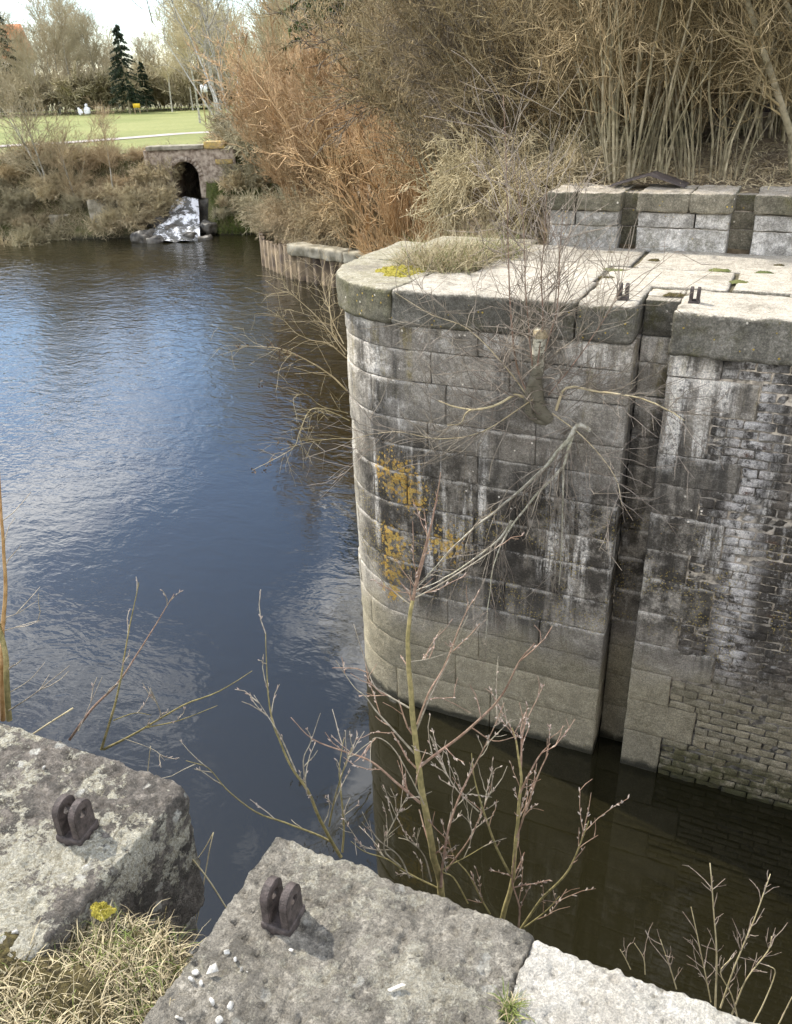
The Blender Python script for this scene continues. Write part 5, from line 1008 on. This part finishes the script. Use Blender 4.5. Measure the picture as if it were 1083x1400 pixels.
moss('moss_patch', 'bright yellow moss cushion on the rounded end of the far coping', (-3.20, 6.93, 4.385), 0.24, 0.20, 0.03, m_moss, 3)
moss('moss_patch', 'brown-olive moss cushion at the foot of the lichen-spotted stone', (-1.12, 0.58, 4.385), 0.22, 0.10, 0.012, m_mossd, 5, 120)
moss('moss_patch', 'little bright yellow moss knob on the corner of the lichen-spotted stone', (*at_z(138, 1240, 4.385)[:2], 4.376), 0.028, 0.020, 0.007, m_moss, 7, 50)
for k, (x, y, s_) in enumerate(((835, 345, .10), (840, 368, .12), (895, 355, .06), (985, 368, .10), (925, 402, .10), (1010, 385, .10), (830, 378, .08), (1045, 372, .08), (1065, 362, .06))):
    p = at_z(x, y, 4.385); moss('moss_patch', 'small dark weed cushion in a joint of the far paving', (p[0], p[1], 4.378), s_, 0.035 if k % 2 == 0 else 0.05, 0.012, m_leaf if k % 2 else m_mossd, 50+k, 24)['group'] = 'weeds in the paving joints'
m_peb = simple('white_pebble', (0.30, 0.28, 0.24), (0.52, 0.50, 0.45), 60, 0.8, 0.3, 200)
for k, (x, y, r) in enumerate(((398, 1299, 6), (310, 1302, 6), (322, 1312, 5), (275, 1345, 9), (290, 1370, 7), (262, 1340, 8), (245, 1392, 9), (20, 1277, 9), (315, 1375, 6), (268, 1330, 7), (300, 1395, 7), (330, 1325, 5), (338, 1330, 4), (60, 1050, 5))):
    p = at_z(x, y, 4.385); s_ = r*0.0010; V, F = rock_box((-s_, -s_*.7, -s_*.4), (s_, s_*.7, s_*.4), s_*.3, s_*.38, s_*.5, 45, k, .6); o = link('pebble', mesh_np('pebble', V, F, True), m_peb, label='whitish pebble lying on the near coping beside the dry grass', cat='pebble', group='pebbles on the near coping'); o.location = (p[0], p[1], 4.386); o.rotation_euler = (k*.7, k*.4, k)
p = at_z(282, 1333, 4.39); V = 0.62*np.array([(0, 0, 0.004), (.022, .004, .020), (.030, .024, .006), (.016, .034, .024), (-.004, .026, .008), (.012, .016, .034)]); link('paper_scrap', mesh_np('paper_scrap', np.vstack([V, V-(0, 0, .0015)]), np.array([(0, 1, 5), (1, 2, 5), (2, 3, 5), (3, 4, 5), (4, 0, 5), (7, 6, 11), (8, 7, 11), (9, 8, 11), (10, 9, 11), (6, 10, 11)])), m_peb, label='crumpled white paper scrap beside the dry grass tuft', cat='litter').location = tuple(p)
p = at_z(530, 1355, 4.386); V = np.array([(0, 0, .006), (.006, -.004, .008), (.03, .018, .012), (.02, .02, .008)]); link('feather', mesh_np('feather', V, np.array([(0, 1, 2, 3)])), m_peb, label='small white feather lying on the grey coping stone', cat='feather').location = tuple(p)
# tilted iron sheet on top of the upper wall
t = link('iron_sheet', mesh_np('iron_sheet', np.array([(-.38, -.12, .0), (0, -.16, .11), (.34, -.12, .0), (-.38, .22, .0), (0, .22, .11), (.34, .22, .0), (-.38, -.12, -.012), (0, -.16, .098), (.34, -.12, -.012)]), np.array([(0, 1, 4, 3), (1, 2, 5, 4), (6, 7, 1, 0), (7, 8, 2, 1)])), m_iron, label='bent rusty iron sheet lying folded on the upper wall', cat='metal sheet'); t.location = (-1.40, 9.05, 4.91)

# old rail fence in the thicket
fp = at_d(1006, 215, 13.2); fz = gz1(fp); fe = thing('rail_fence', 'weathered plank fence half hidden between the hazel stems', 'fence', (fp[0], fp[1], fz)); fe.rotation_euler.z = YAW-0.15
for x in (-0.55, 0.6): V, F = rock_box((x-.05, 0, -.2), (x+.05, .1, .95), .08, .01, .01, 9, 5); link('post', mesh_np('post', V, F, True), m_brown, fe)
for z in (.25, .55, .82): V, F = rock_box((-.75, -.045, z), (.8, -.005, z+.11), .1, .008, .008, 9, 6); link('rail', mesh_np('rail', V, F, True), m_palebark if z > .8 else m_iron, fe)
